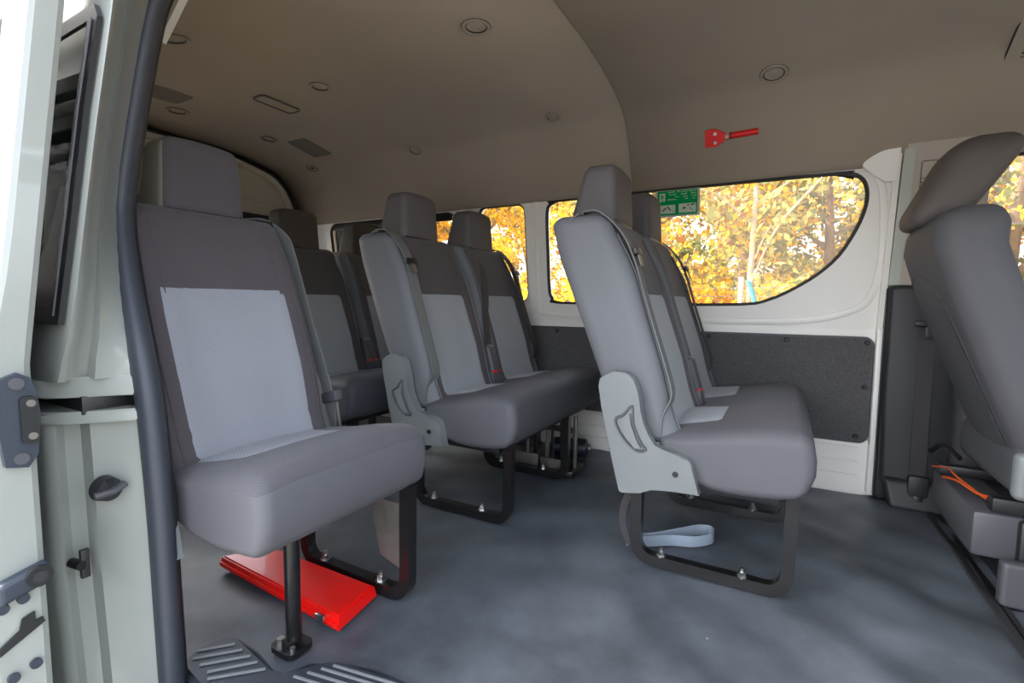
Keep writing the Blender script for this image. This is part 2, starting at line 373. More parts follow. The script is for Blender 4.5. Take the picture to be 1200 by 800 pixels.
sweep('arch_seal', [(-2.862, a*.978, b-.010) for a, b in arch], circ(.011, 8), RUB_BLK, rw)
wr = sweep('window_5', [(-2.895, u, v) for u, v in tw], circ(.014, 8), RUB_BLK, None, True, (1, 0, 0)); tag(wr, kind='structure')
plate('pane', tw, [], .004, xr(.02), GLASS, wr)
plate('header_band', rrect(-.86, .86, 1.275, 1.345, .02), [], .02, lambda u, v, w: (-2.90+w*.8, u, v), FRIT, wr)
box('panel_line', (-2.90, -.75, 1.425), (-2.893, .75, 1.432), BEIGE, rw, .002)

# near wall (door side): rear quarter with jamb, front quarter
SEAL = [(-.838, -1.0, -.03), (-.84, -1.0, .021), (-.846, -1.0, .197), (-.852, -1.0, .368), (-.867, -1.0, .535), (-.883, -1.0, .633), (-.904, -.998, .698), (-.95, -.988, .78), (-.995, -.977, .867), (-1.03, -.965, .957),
        (-1.032, -.955, 1.04), (-1.024, -.945, 1.117), (-1.006, -.933, 1.22), (-.99, -.922, 1.306), (-.965, -.911, 1.389), (-.90, -.904, 1.44), (-.78, -.90, 1.46), (-.6, -.90, 1.46), (.4, -.90, 1.46), (.58, -.905, 1.40), (.66, -.94, 1.25), (.70, -.965, 1.0), (.72, -1.0, .7), (.74, -1.0, -.02)]
SL = smooth_pts(SEAL, 6)
zs = [-.25, -.05, .1, .2, .3, .4, .5, .53]; 
def yo(z): return -(1.12 if z <= .68 else 1.205-.125*z)
def sx(z): return zmap(z, [(-.3, -.838), (.021, -.84), (.197, -.846), (.368, -.852), (.535, -.867), (.633, -.883), (.698, -.904), (.78, -.95), (.867, -.995), (.957, -1.03), (1.04, -1.032), (1.117, -1.024), (1.22, -1.006), (1.306, -.99), (1.389, -.965), (1.46, -.90)])
def sy(z): return -(1.0 if z <= .68 else 1.085-.125*z)
def jx(z): return zmap(z, [(-.3, -.93), (.05, -.955), (.3, -.985), (.56, -.985), (.62, -.93), (.70, -.875), (.78, -.857), (.92, -.847), (1.06, -.839), (1.25, -.82), (1.5, -.80)])
wlf = empty('wall_left'); tag(wlf, kind='structure')
def quarter(z0, z1, n, mat_, gap=None):
    bm = bmesh.new(); rows = []
    for i in range(n+1):
        z = z0+(z1-z0)*i/n; a, b = Vector((sx(z), sy(z), z)), Vector((jx(z), yo(z), z))
        P = [Vector((-2.9, sy(z)+.03, z)), Vector((sx(z)-.03, sy(z)+.03, z)), a]
        m1 = a.lerp(b, .30)+Vector((-.012, .008, 0)); m2 = a.lerp(b, .60)+Vector((-.004, .006, 0)); m3 = a.lerp(b, .70)+Vector((-.035, .018, 0)); m4 = a.lerp(b, .84)+Vector((-.030, .014, 0)); m5 = a.lerp(b, .90)+Vector((0, .002, 0))
        P += [m1, m2, m3, m4, m5, b.lerp(a, .04), b+Vector((-.012, 0, 0)), Vector((b.x-.10, b.y-.004, z)), Vector((-2.95, yo(z), z))]
        rows.append([bm.verts.new(p) for p in P])
    k = len(rows[0])
    for i in range(n):
        for j in range(k-1): bm.faces.new((rows[i][j], rows[i][j+1], rows[i+1][j+1], rows[i+1][j]))
        bm.faces.new((rows[i][k-1], rows[i][0], rows[i+1][0], rows[i+1][k-1]))
    bm.faces.new(rows[0]); bm.faces.new(rows[-1][::-1])
    return bm
fin('lower_jamb', quarter(-.25, .548, 12, None), PAINT, wlf, ang=50)
fin('rail_lip', quarter(.552, .566, 1, None), PAINT, wlf, ang=50)
fin('upper_jamb', quarter(.632, 1.46, 20, None), PAINT, wlf, ang=50)
def strip(name, z0, z1, out, m):
    bm = bmesh.new(); rows = []
    for z in (z0, z1):
        a, b = Vector((sx(z)+.004, sy(z)-.004, z)), Vector((-.975, -1.12-out, z)); c = Vector((-2.9, -1.125-out, z))
        i_ = [Vector((-2.9, -1.05, z)), Vector((-1.03, -1.05, z)), Vector((sx(z)-.02, sy(z)+.01, z))]
        rows.append([bm.verts.new(p) for p in [a, a.lerp(b, .75), a.lerp(b, .93)+Vector((-.004, -.004, 0)), b+Vector((-.03, -.004, 0)), c]+i_])
    k = len(rows[0])
    for j in range(k): bm.faces.new((rows[0][j], rows[0][(j+1) % k], rows[1][(j+1) % k], rows[1][j]))
    bm.faces.new(rows[0]); bm.faces.new(rows[1][::-1])
    bmesh.ops.bevel(bm, geom=[e for e in bm.edges if abs(e.verts[0].co.z-e.verts[1].co.z) < 1e-5], offset=.004, segments=2, affect='EDGES')
    return fin(name, bm, m, wlf, ang=50)
strip('rail_cover', .598, .636, .006, PAINT); strip('rail_cover', .549, .572, .006, PAINT)
bm = bmesh.new(); a_box(bm, (-2.9, -1.08, .565), (-.93, -.96, .60), .002); fin('rail_channel', bm, PL_BLACK, wlf)
# outer rear-side window with black edge strip
def outp(u, v, w): return (u, -(1.205-.125*v)-.004-w, v)
ow = plate('window_6', [(-2.6, .735), (-.872, .735), (-.858, .93), (-.850, 1.10), (-.832, 1.25), (-.85, 1.275), (-2.6, 1.275)], [[(-2.5, .765), (-.905, .765), (-.893, .93), (-.886, 1.10), (-.870, 1.25), (-2.5, 1.25)]], .008, outp, RUB_BLK); tag(ow, kind='structure')
sweep('bright_bead', [Vector(outp(u, v, .008)) for u, v in [(-.892, .75), (-.880, .93), (-.872, 1.10), (-.854, 1.25)]], circ(.0025, 6), PL_MID, ow, up=(0, 1, 0))
plate('pane', [(-2.6, .745), (-.90, .745), (-.89, .93), (-.88, 1.10), (-.868, 1.262), (-2.6, 1.262)], [], .005, outp, mat('dark_window_glass', (16, 19, 18), .03, spec=.8, coat=1), ow)
# front quarter
fq = empty('wall_left'); tag(fq, kind='structure')
plate('front_panel', [(.74, -.25), (2.3, -.25), (2.3, .70), (.72, .70)], [], .12, lambda u, v, w: (u, -1.0-w, v), PAINT, fq)
plate('front_upper_panel', [(.72, .70), (2.3, .70), (2.3, 1.42), (.60, 1.42), (.67, 1.25), (.70, 1.0)], [rrect(.85, 1.75, .82, 1.32, .06)], .12, lambda u, v, w: (u, -(1.085-.125*v)-w, v), PAINT, fq)
hd = box('trim_3', (-1.0, -1.04, 1.45), (.75, -.915, 1.56), PAINT, None, .01); tag(hd, kind='structure')
# cab bulkhead stand-in for the dash and windscreen surround in front of the first seats
cb = plate('wall_front', [(-1.0, -.1), (1.0, -.1), (.99, .68), (.93, 1.34), (.6, 1.66), (-.6, 1.66), (-.93, 1.34), (-.99, .68)], [rrect(-.8, .8, .75, 1.5, .1)], .04, lambda u, v, w: (2.26+w, u, v), PL_DARK); tag(cb, kind='structure')
wp = sweep('window_7', [(2.28, u, v) for u, v in rrect(-.8, .8, .75, 1.5, .1)], circ(.015, 8), RUB_BLK, None, True, (1, 0, 0)); tag(wp, kind='structure')
plate('pane', rrect(-.8, .8, .75, 1.5, .1), [], .005, lambda u, v, w: (2.29+w, u, v), GLASS, wp)
# door seal
trs = sweep('trim_4', SL, [(.024, -.003), (.018, .018), (.003, .026), (-.013, .021), (-.024, .010), (-.027, -.010), (-.012, -.018), (.012, -.016)], RUB, None, False, (0, 1, 0)); trs.data.set_sharp_from_angle(angle=2.0); tag(trs, 'dark grey rubber weatherstrip around the sliding door opening', kind='structure')
sweep('seal_lip', [p+Vector((-.004, .026, 0)) for p in SL], circ(.006, 8, .008), PL_BLACK, trs, up=(0, 1, 0))
# step sill cover at the door
st = empty('trim_5'); tag(st, 'dark plastic ribbed step cover along the door sill', kind='structure')
so_ = [(-.72, -1.05), (-.722, -.985), (-.80, -.98), (-.86, -.972), (-.889, -.952), (-.897, -.921), (-.895, -.896), (-.885, -.868), (-.865, -.853), (-.847, -.851), (-.77, -.862), (-.70, -.872), (-.672, -.864), (-.645, -.83), (-.621, -.801), (-.598, -.787), (-.514, -.773), (-.413, -.759), (.3, -.755), (.7, -.78), (.72, -1.05)]
bm = bmesh.new(); a_plate(bm, so_, [], .035, lambda u, v, w: (u, v, w-.012+(0 if w < .01 else 0)))
bmesh.ops.bevel(bm, geom=[e for e in bm.edges if e.verts[0].co.z > .02 and e.verts[1].co.z > .02 and len(e.link_faces) == 2 and e.calc_face_angle(0) > 1], offset=.01, segments=3, affect='EDGES')
fin('cover', bm, mat('step_plastic', (44, 49, 58), .45), st, ang=50)
def ribline(a, b):
    a, b = Vector((*a, .024)), Vector((*b, .024)); sweep('grip_rib', smooth_pts([a, a.lerp(b, .5), b], 3), rect(.0045, .004), PL_LIGHT, st)
for a, b in (((-.883, -.927), (-.835, -.874)), ((-.867, -.944), (-.803, -.876)), ((-.836, -.947), (-.771, -.879)), ((-.803, -.950), (-.741, -.882)), ((-.784, -.960), (-.709, -.886)),
             ((-.596, -.810), (-.40, -.775)), ((-.610, -.828), (-.40, -.79)), ((-.626, -.849), (-.40, -.807)), ((-.641, -.870), (-.40, -.824))): ribline(a, b)
box('sill_riser', (-.72, -1.10, -.22), (.72, -1.0, .014), PL_LIGHT, st, .02)

# ------------------------------------------------------------------ sliding door (open, pushed back)
dr = empty('door_1', (0, 0, 0)); tag(dr, 'white sliding door pushed open, its front edge facing the opening', kind='structure')
DI = [(-.847, -1.17, .141), (-.828, -1.17, .296), (-.82, -1.17, .441), (-.815, -1.17, .607), (-.82, -1.166, .713), (-.835, -1.149, .846), (-.834, -1.132, .981), (-.815, -1.116, 1.113), (-.797, -1.10, 1.244)]
bm = bmesh.new(); rows = []
for i in range(25):
    z = -.2+1.62*i/24; yi = -(1.17 if z <= .68 else 1.17-.125*(z-.68)); xd = -.822
    th = zmap(z, [(-.2, .075), (.4, .075), (.84, .05), (1.4, .05)])
    bx_ = -.90 if .80 < z < 1.27 else -1.9
    P = [(bx_, yi-.002, z), (xd-.02, yi-.001, z), (xd-.004, yi-.006, z), (xd, yi-.014, z), (xd, yi-th+.01, z), (xd-.003, yi-th+.003, z), (xd-.012, yi-th, z), (bx_, yi-th-.004, z)]
    rows.append([bm.verts.new(p) for p in P])
for i in range(24):
    for j in range(8): bm.faces.new((rows[i][j], rows[i][(j+1) % 8], rows[i+1][(j+1) % 8], rows[i+1][j]))
bm.faces.new(rows[0]); bm.faces.new(rows[-1][::-1])
fin('door_shell', bm, PAINT, dr, ang=22)
yd = lambda v: -(1.17-.125*(v-.68))
plate('door_glass', [(-1.9, .79), (-.885, .79), (-.885, 1.28), (-1.9, 1.28)], [], .004, lambda u, v, w: (u, yd(v)-.03-w, v), GLASS_T, dr)
XD = -.820
def onedge(u, v, w): return (XD+w, u, v)
# upper guide block
g_ = plate('guide_block', [(-1.215, .528), (-1.19, .522), (-1.178, .54), (-1.176, .56), (-1.172, .60), (-1.176, .64), (-1.182, .66), (-1.195, .668), (-1.215, .66), (-1.222, .60)], [], .012, onedge, PL_NAVY, dr)
plate('guide_core', rrect(-1.197, -1.178, .56, .632, .006), [], .012, lambda u, v, w: (XD+.010+w, u, v), PL_BLACK, g_)
for z in (.572, .622): cyl('screw', (XD+.02, -1.186, z), (XD+.0255, -1.186, z), .0055, MET_GRY, g_, 10)
for z in (.538, .652): cyl('screw', (XD+.01, -1.198, z), (XD+.016, -1.198, z), .009, PL_MID, g_, 12)
# lower buffer
b_ = softbox('buffer', (.012, .03, .017), .008, (2, 3, 2), lambda p: (XD+.008+p.x, -1.205+p.y, .345+p.z+.25*p.y), PL_NAVY, dr)
cyl('buffer_cup', (XD+.016, -1.19, .352), (XD+.026, -1.19, .352), .016, RUB_BLK, b_, 16); cyl('buffer_hole', (XD+.022, -1.19, .352), (XD+.0275, -1.19, .352), .009, PL_DARK, b_, 14)
for y, z in ((-1.205, .317), (-1.228, .312), (-1.196, .205), (-1.222, .198)): cyl('plug', (XD, y, z), (XD+.006, y, z), .0075, PL_NAVY, dr, 12)
plate('latch_slot', [(-1.235, .252), (-1.212, .268), (-1.208, .285), (-1.193, .290), (-1.193, .274), (-1.184, .276), (-1.182, .268), (-1.235, .240)], [], .004, onedge, PL_BLACK, dr)
# inner trim with pull handle seen in the gap behind the door edge
tr_ = plate('inner_trim', [(-1.6, .30), (-.90, .30), (-.90, .70), (-.90, .84), (-.905, .92), (-.915, .965), (-.96, 1.0), (-1.02, 1.0), (-1.05, .90), (-1.10, .83), (-1.6, .82)], [], .012, lambda u, v, w: (u, (yd(v) if v > .68 else -1.17)+w, v), PL_NAVY, dr)
plate('handle_recess', [(-.99, .84), (-.93, .84), (-.92, .92), (-.98, .955)], [], .002, lambda u, v, w: (u, yd(v)+.0122+w, v), PL_BLACK, tr_)
sweep('pull_handle', smooth_pts([Vector((u, yd(v)+.018, v)) for u, v in [(-.94, .82), (-.922, .86), (-.918, .90), (-.93, .95)]], 5), circ(.005, 8), PL_DARK, tr_)
# jamb furniture
jn = Vector((.60, .10, .0)).normalized()
jc = Vector((-.905, -1.060, .425)); jt = Vector((-jn.y, jn.x, 0))
ds = cyl('door_stop', jc-jn*.01, jc+jn*.012, .024, PL_DARK, wlf, 22, .021)
sweep('stop_tongue', [jc+jn*.010-jt*.026+Vector((0, 0, -.004)), jc+jn*.018+Vector((0, 0, -.002)), jc+jn*.014+jt*.022+Vector((0, 0, .004))], circ(.009, 8, .007), PL_MID, ds)
cyl('stop_screw', jc+jn*.010+Vector((0, 0, .016)), jc+jn*.014+Vector((0, 0, .016)), .006, PL_BLACK, ds, 10)
cyl('striker_bolt', (-.965, -1.098, .282), (-.935, -1.093, .282), .009, PL_BLACK, wlf, 12)
box('striker_plate', (-.946, -1.094, .255), (-.936, -1.080, .31), PL_DARK, wlf, .002)

# ------------------------------------------------------------------ seats
ZR = [(.36, -.10), (.40, -.14), (.56, -.19), (.714, -.25), (.92, -.335), (1.02, -.362), (1.06, -.366)]
ZF = [(.36, .055), (.40, .045), (.48, .015), (.60, -.015), (.768, -.070), (.913, -.115), (1.0, -.150), (1.06, -.178)]
HB = .335; ZC = .71
def backfn(yc, wid=.222):
    def f(p):
        z = ZC+p.z; c = (p.x/.075+1)/2; xr_, xf_ = zmap(z, ZR), zmap(z, ZF)
        hh = (z-.38)/.66
        tap = 1-.06*max(0, hh-.55)/.45 - .05*max(0, .35-hh)/.35
        x = xr_+(xf_-xr_)*c
        fr = max(0, min(1, (c-.5)*2))
        bol = .016*(1-math.exp(-(p.y/.155)**4)) * (1 if z < .86 else max(0, 1-(z-.86)/.12)) - .010
        x += fr*bol*1.3 + (1-fr)*(-.012*math.cos(min(1, abs(p.y)/wid)*math.pi/2))
        x -= fr*.020*max(0, (abs(p.y)-.17)/.05)**2
        return (x, yc+p.y*tap, z)
    return f
def backrest(par, yc, dark, light, side, wid=.218, pw=0, dz=0):
    f0_ = backfn(yc)
    f = f0_ if not dz else (lambda p: f0_(Vector((p.x, p.y, p.z+dz*(p.z+HB)/(2*HB)))))
    b = softbox('backrest', (.075, wid, HB), .034, (3, 12, 18), f, [side, dark], par, lambda p: 1 if p.x > .045 and abs(p.y) < .19 else 0)
    patch('insert_panel', [(.075, -.142-pw, .815-ZC-dz*.66), (.075, -.152-pw*.5, .42-ZC), (.075, .152+pw*.5, .42-ZC), (.075, .142+pw, .815-ZC-dz*.66)], 18, f, .004, light, b)
    pts = []
    for s in (-1, 1):
        ln = [Vector(f(Vector((.0755, s*.183, z-ZC))))+Vector((.001, 0, 0)) for z in np.linspace(.42, .985, 20)]
        sweep('seam', ln, circ(.0022, 6), side if s < 2 else side, b)
    for s in (-1, 1):
        ln = [Vector(f(Vector((.0755, s*.145, z-ZC))))+Vector((.0008, 0, 0)) for z in np.linspace(.82, 1.0, 8)]
        sweep('seam', ln, circ(.0018, 6), dark, b)
    return b
def headrest(par, yc, m, m2=None, dz=0, hw=.115, hz=.094):
    def f(p):
        z = 1.118+p.z; t = (p.z+.09)/.18
        x = -.262+p.x*(1.12-.42*t)+.018*t - .006*math.cos(p.y/.12*1.4)*(1 if p.x < 0 else -.6)
        return (x, yc+p.y*(1-.09*t), z+.008*math.cos(p.y/.12*1.5)-.06*(x+.262)*(1-t)+dz)
    h = softbox('headrest', (.068, hw, hz), .028, (3, 8, 6), f, [m, m2 or m], par, lambda p: 1 if p.x > .045 and abs(p.y) < .1 else 0)
    box('headrest_shade_gap', (-.318, yc-hw*.88, 1.118-hz+dz-.014), (-.188, yc+hw*.88, 1.118-hz+dz+.02), PL_BLACK, h, .006)  # black plate standing in for the shade line below the headrest
    for s in (-1, 1): cyl('headrest_post', (-.265, yc+s*.055, .98), (-.265, yc+s*.055, 1.05), .007, PL_BLACK, h, 10)
    return h
TOPZ = [(-.02, .415), (.04, .425), (.12, .437), (.2, .455), (.28, .466), (.34, .462), (.40, .45)]
BOTZ = [(-.02, .34), (.06, .29), (.12, .272), (.19, .266), (.30, .274), (.36, .288), (.42, .30)]
def cushfn(w, nseat, x1=.36):
    def f(p):
        lx = -.01+(p.x+.2)/.4*(x1+.01); t = (p.z+.09)/.18
        z = zmap(lx, BOTZ)*(1-t)+zmap(lx, TOPZ)*t
        if nseat == 2: pad = .011*abs(math.sin(math.pi*(p.y/w)))**.7-.006
        else: pad = .008*math.cos(p.y/w*math.pi*.5)
        z += t*pad*(1 if lx < .3 else max(0, 1-(lx-.3)/.06))
        z -= t*.010*math.exp(-((abs(p.y)-w*.99)/.03)**2)
        fx = max(0, (lx-.25)/.11)
        lx += fx*.016*(1-((t-.5)*2)**2)-fx*.012*max(0, 1-t*3)
        return (lx, p.y, z)
    return f
def side_cover(par, ly, s, m=PL_LIGHT):
    # recliner cover: s=-1 near side, +1 far side; outline in local x,z
    o = [(-.176, .537), (-.163, .568), (-.137, .583), (-.097, .583), (-.072, .563), (-.056, .515), (-.045, .446), (-.012, .386), (.027, .376), (.074, .361), (.09, .342), (.105, .276), (.10, .268), (-.017, .262), (-.045, .243), (-.10, .238), (-.112, .255), (-.15, .409)]
    o = [(q.x, q.y) for q in smooth_pts([(a, b, 0) for a, b in o], 2, True)]
    y0 = ly
    bm = bmesh.new(); a_plate(bm, o, [], .035, lambda u, v, w: (u, y0+s*w, v))
    bmesh.ops.bevel(bm, geom=[e for e in bm.edges if all(abs(v.co.y-(y0+s*.035)) < 1e-5 for v in e.verts) and len(e.link_faces) == 2 and e.calc_face_angle(0) > .8], offset=.006, segments=3, affect='EDGES', clamp_overlap=True)
    c = fin('side_cover', bm, m, par, ang=45)
    r = [(-.122, .445), (-.10, .462), (-.074, .49), (-.07, .44), (-.048, .39), (-.034, .372), (-.06, .366)]
    yy = y0+s*.036
    sweep('cover_groove', smooth_pts([(a, yy, b) for a, b in r+[(-.10, .40)]], 4, True), circ(.004, 6), PL_MID, c, True, (0, 1, 0))
    plate('recline_lever', [(-.105, .447), (-.080, .470), (-.076, .44), (-.058, .395), (-.046, .376), (-.062, .372), (-.09, .40)], [], .008, lambda u, v, w: (u, yy+s*w, v), m, c)
    cyl('cover_screw', (.048, yy-s*.002, .316), (.048, yy+s*.002, .316), .008, PL_BLACK, c, 12)
    return c
def uframe(par, ly, x0=-.075, x1=.325, zt=.28, m=MET_BLK, bx=.218):
    r = .05; pts = [(x0, ly, zt)]+[(x0+r-r*math.cos(a), ly, .017+r-r*math.sin(a)) for a in np.linspace(0, math.pi/2, 6)]+[(x1-r+r*math.sin(a), ly, .017+r-r*math.cos(a)) for a in np.linspace(0, math.pi/2, 6)]+[(x1+.004, ly, zt+.01)]
    fobj = sweep('leg_frame', pts, [(-.016, -.0145), (.016, -.0145), (.016, .0145), (-.016, .0145)], m, par, up=(0, 1, 0))
    for x in (0, bx):
        bm = bmesh.new(); a_cyl(bm, (x, ly, .030), (x, ly, .034), .015, 16); a_cyl(bm, (x, ly, .034), (x, ly, .046), .0105, 6); a_cyl(bm, (x, ly, .046), (x, ly, .056), .006, 10)
        fin('bolt', bm, BOLT, fobj, ang=30)
    return fobj
def belt(par, y, s, m=WEB, tongue_z=.93, yend=None):
    # shoulder webbing: leaves the top of the back and runs down its outer edge to the side cover
    f = backfn(0)
    pts = [(-.30, y-s*.0, 1.03), (-.255, y, 1.052), (-.20, y, 1.046)]
    for z in (.98, .90, .80, .70, .60, .52):
        pts.append((zmap(z, ZF)+.016-.008*(z > .95), y+s*.006*((1-z)*2), z))
    pts += [(.0, y+s*.012, .46), (-.005, y+s*.016, .41)]
    b = sweep('seat_belt', smooth_pts(pts, 4), rect(.044, .004), m, par, up=(1, 0, .3))
    z = tongue_z; x = zmap(z, ZF)+.026
    t = box('belt_tongue', (-.006, -.028, -.012), (.008, .028, .010), PL_BLACK, b, .004, Matrix.Translation((x, y, z)) @ Matrix.Rotation(math.radians(-18), 4, 'Y'))
    box('tongue_blade', (-.0015, -.016, -.045), (.0015, .012, -.008), PL_BLACK if m is WEB_DK else MET_GRY, b, .001, Matrix.Translation((x+.004, y, z)) @ Matrix.Rotation(math.radians(-18), 4, 'Y'))
    return b
def buckle(par, x, y, z, rz=0, holder=True):
    mx = Matrix.Translation((x, y, z)) @ Matrix.Rotation(rz, 4, 'Z') @ Matrix.Rotation(math.radians(-12), 4, 'Y')
    b = box('buckle', (-.012, -.022, -.04), (.012, .022, .022), PL_MID, par, .004, mx)
    box('release_button', (-.006, -.018, .014), (.0135, .018, .0245), RED, b, .002, mx)
    return b
def finish_single(root): pass
def double_seat(X, label, dark=F_BD, light=F_BL, side=F_SIDE, head=F_HEAD, cush=F_CUSH, full=True, webm=(WEB, WEB_DK)):
    t = empty('double_seat', (X, .366, 0)); tag(t, label, 'seat', 'grey two-place passenger benches')
    f = cushfn(.45, 2)
    c = softbox('cushion', (.2, .45, .09), .030, (8, 24, 3), f, cush, t)
    for yc in (-.226, .226):
        patch('insert_panel', [(-.19, yc-.15, .09), (-.03, yc-.105, .09), (-.03, yc+.125, .09), (-.19, yc+.155, .09)], 10, f, .004, light, c)
        backrest(t, yc, dark, light, side); headrest(t, yc, head)
    sweep('seam', [Vector(f(Vector((.178, y, .079)))) for y in np.linspace(-.42, .42, 24)], circ(.0016, 6), SEAM, c)
    side_cover(t, -.450, -1); side_cover(t, .450, 1)
    uframe(t, -.396); uframe(t, .1075)
    belt(t, -.405, -1, webm[0]); belt(t, .405, 1, webm[1])
    softbox('centre_bracket', (.026, .028, .10), .014, (1, 1, 3), lambda p: (.012-.28*p.z+p.x, p.y, .49+p.z), PL_MID, t)
    buckle(t, .035, -.02, .455); buckle(t, .02, .035, .452)
    box('seat_pan', (.03, -.42, .255), (.30, .42, .285), PL_BLACK, t, .006)
    return t
XA, XB, XD2, XC = -.099, -.948, -1.705, -.9425
A = double_seat(XA, 'grey two-place bench before the big side window, its black leg frame fully in view')
sb = double_seat(XB, 'grey two-place bench in the middle row, between the single seat and the front bench')
# extra belt of the middle bench crossing the far seat back
f0 = backfn(.226)
sweep('seat_belt', smooth_pts([(-.23, .20, 1.055), (-.175, .18, 1.0), (-.115, .13, .90), (-.07, .075, .80), (-.04, .025, .72), (-.01, .0, .60), (.0, .0, .5)], 4), rect(.044, .003), WEB_DK, sb, up=(1, 0, .3))
rd = double_seat(XD2, 'rear bench seat with headrests and cushion coloured darker for shade, seen between the single seat and the middle bench', F_D_DARK, F_BL, F_SIDE, mat('rear_headrest_shaded', (70, 64, 60), .8, bump=.1, bscale=240), mat('rear_cushion_shaded', (76, 79, 86), .7), webm=(WEB_DK, WEB_DK))  # headrest and cushion colours darkened for the shade at the back
# a loop of belt hanging behind the rear leg of the first bench
sweep('hanging_belt', smooth_pts([(-.085, -.372, .26), (-.105, -.375, .20), (-.125, -.375, .13), (-.115, -.38, .07), (-.085, -.385, .035), (-.07, -.378, .08), (-.09, -.372, .16), (-.083, -.368, .24)], 6), rect(.022, .003), WEB_DK, A, up=(0, 1, 0))
sweep('release_loop', smooth_pts([(-.14, -.36, .40), (-.165, -.36, .36), (-.165, -.36, .30), (-.135, -.36, .265)], 6), circ(.004, 6), PL_BLACK, A)

# single seat by the door
sg = empty('single_seat', (XC, -.746, 0)); tag(sg, 'large grey single seat nearest the camera beside the sliding door, on one round pole leg', 'seat')
f_ = cushfn(.24, 1, .335); f = lambda p: tuple(Vector(f_(p))+Vector((0, .022, .028*(.5-p.z/.18))))
c = softbox('cushion', (.2, .233, .09), .028, (10, 14, 3), f, [F_CUSH, F_CUSHW], sg, lambda p: 1 if p.z > .055 else 0)
patch('insert_panel', [(-.19, -.195, .09), (.005, -.14, .09), (.005, .11, .09), (-.19, .155, .09)], 12, f, .004, F_LIGHT, c)
sweep('seam', [Vector(f(Vector((.184, y, .078)))) for y in np.linspace(-.215, .215, 16)], circ(.0016, 6), SEAM, c)
sweep('seam', [Vector(f(Vector((.183, -.220, z)))) for z in np.linspace(-.07, .065, 8)], circ(.0016, 6), SEAM, c, up=(1, 0, 0))
backrest(sg, 0, F_DARK, F_LIGHT, F_DARK, .222, .018, -.040); headrest(sg, .018, mat('single_headrest_lit_side', (126, 122, 112), .8, bump=.1, bscale=240), F_DARK, -.036, .106, .094)  # headrest sides given a lighter colour for the light falling on them
side_cover(sg, -.222, -1); side_cover(sg, .222, 1)
uframe(sg, .205, x1=.312, zt=.305)
sb_ = sweep('seat_belt', smooth_pts([(-.26, .165, 1.002), (-.22, .195, 1.0), (-.19, .232, .965), (-.17, .240, .92), (-.13, .243, .80), (-.085, .248, .66), (-.045, .254, .54), (-.03, .258, .46), (-.03, .258, .40)], 5), rect(.003, .046), WEB, sg, up=(1, 0, .35))
box('belt_tongue', (-.040, -.014, -.016), (.040, .014, .016), PL_MID, sb_, .005, Matrix.Translation((-.035, .262, .495)) @ Matrix.Rotation(math.radians(-15), 4, 'Y'))
box('tongue_blade', (-.028, -.005, -.085), (.022, .004, -.01), MET_GRY, sb_, .002, Matrix.Translation((-.03, .266, .49)) @ Matrix.Rotation(math.radians(-10), 4, 'Y'))
box('belt_slot', (-.25, .15, .985), (-.19, .205, 1.008), PL_BLACK, sg, .004)
bm = bmesh.new(); a_cyl(bm, (.20, -.048, .02), (.20, -.048, .31), .017, 18); pl = fin('pole_leg', bm, MET_BLK, sg, ang=35)
plate('foot_plate', rrect(.16, .235, -.085, -.02, .015), [], .012, lambda u, v, w: (u, v, w), MET_BLK, pl)
cyl('bolt', (.178, -.065, .012), (.178, -.065, .024), .009, BOLT, pl, 6); cyl('bolt', (.222, -.068, .012), (.222, -.068, .02), .006, BOLT, pl, 6)
bk = softbox('buckle_stalk', (.016, .016, .05), .010, (1, 1, 2), lambda p: (.005+p.x-.3*p.z, -.225+p.y, .45+p.z), PL_BLACK, sg)
box('release_button', (-.02, -.237, .49), (.0, -.213, .505), RED, bk, .003)
plate('side_gusset', [(.235, .12), (.30, .10), (.30, .27), (.20, .27)], [], .004, lambda u, v, w: (u, .185+w, v), MET_GRY, sg)
box('seat_pan', (.05, -.15, .285), (.27, .21, .31), PL_BLACK, sg, .006)
box('cross_tube', (.185, -.05, .265), (.215, .21, .29), MET_BLK, sg, .004)

# driver seat at the far front, only its back in frame
dv = empty('driver_seat', (.60, .43, 0)); tag(dv, 'dark grey front seat seen from behind at the right edge of the picture', 'seat')
DRr = [(.30, .17), (.44, .115), (.60, .05), (.80, -.025), (.94, -.070), (1.02, -.065), (1.05, -.055)]
DV_B = mat('driver_fabric', (74, 75, 80), .75, var=.05, bump=.12, bscale=240, bdist=.001); DV_S = mat('driver_side', (80, 80, 85), .75, var=.05, bump=.12, bscale=240, bdist=.001)
def df(p):
    z = .68+p.z; c = (p.x+.08)/.16; t = (z-.3)/.74
    wsc = 1-.10*max(0, (t-.6)/.4)**2
    x = zmap(z, DRr)+c*(.15)-.018*(1-c)*math.cos(p.y/.22*1.5)
    return (x, p.y*wsc, z)
db = softbox('backrest', (.08, .235, .365), .06, (3, 10, 14), df, [DV_B, DV_S], dv, lambda p: 1 if p.y < -.2 else 0)
sweep('seam', [Vector(df(Vector((-.0795, -.14+.0*z, z-.68)))) for z in np.linspace(.40, .80, 14)], circ(.004, 6), PL_DARK, db)
sweep('seam', smooth_pts([Vector(df(Vector((-.080, y, z-.68)))) for y, z in [(.20, .84), (.12, .86), (.0, .868), (-.08, .85), (-.13, .80)]], 5), circ(.0022, 6), DV_B, db)
sweep('map_pocket_edge', smooth_pts([Vector(df(Vector((-.081, y, z-.68)))) for y, z in [(-.135, .80), (-.15, .70), (-.16, .55), (-.165, .42)]], 5), rect(.010, .006), PL_DARK, db, up=(1, 0, 0))
def hf(p):
    t = (p.z+.13)/.26
    return (.0+p.x*(.80+.25*t)+.140*t-.072+.02*(t*(1-t)), .0+p.y*(.86+.14*math.sin(t*math.pi)), 1.118+p.z+.012*math.cos(p.y*12))
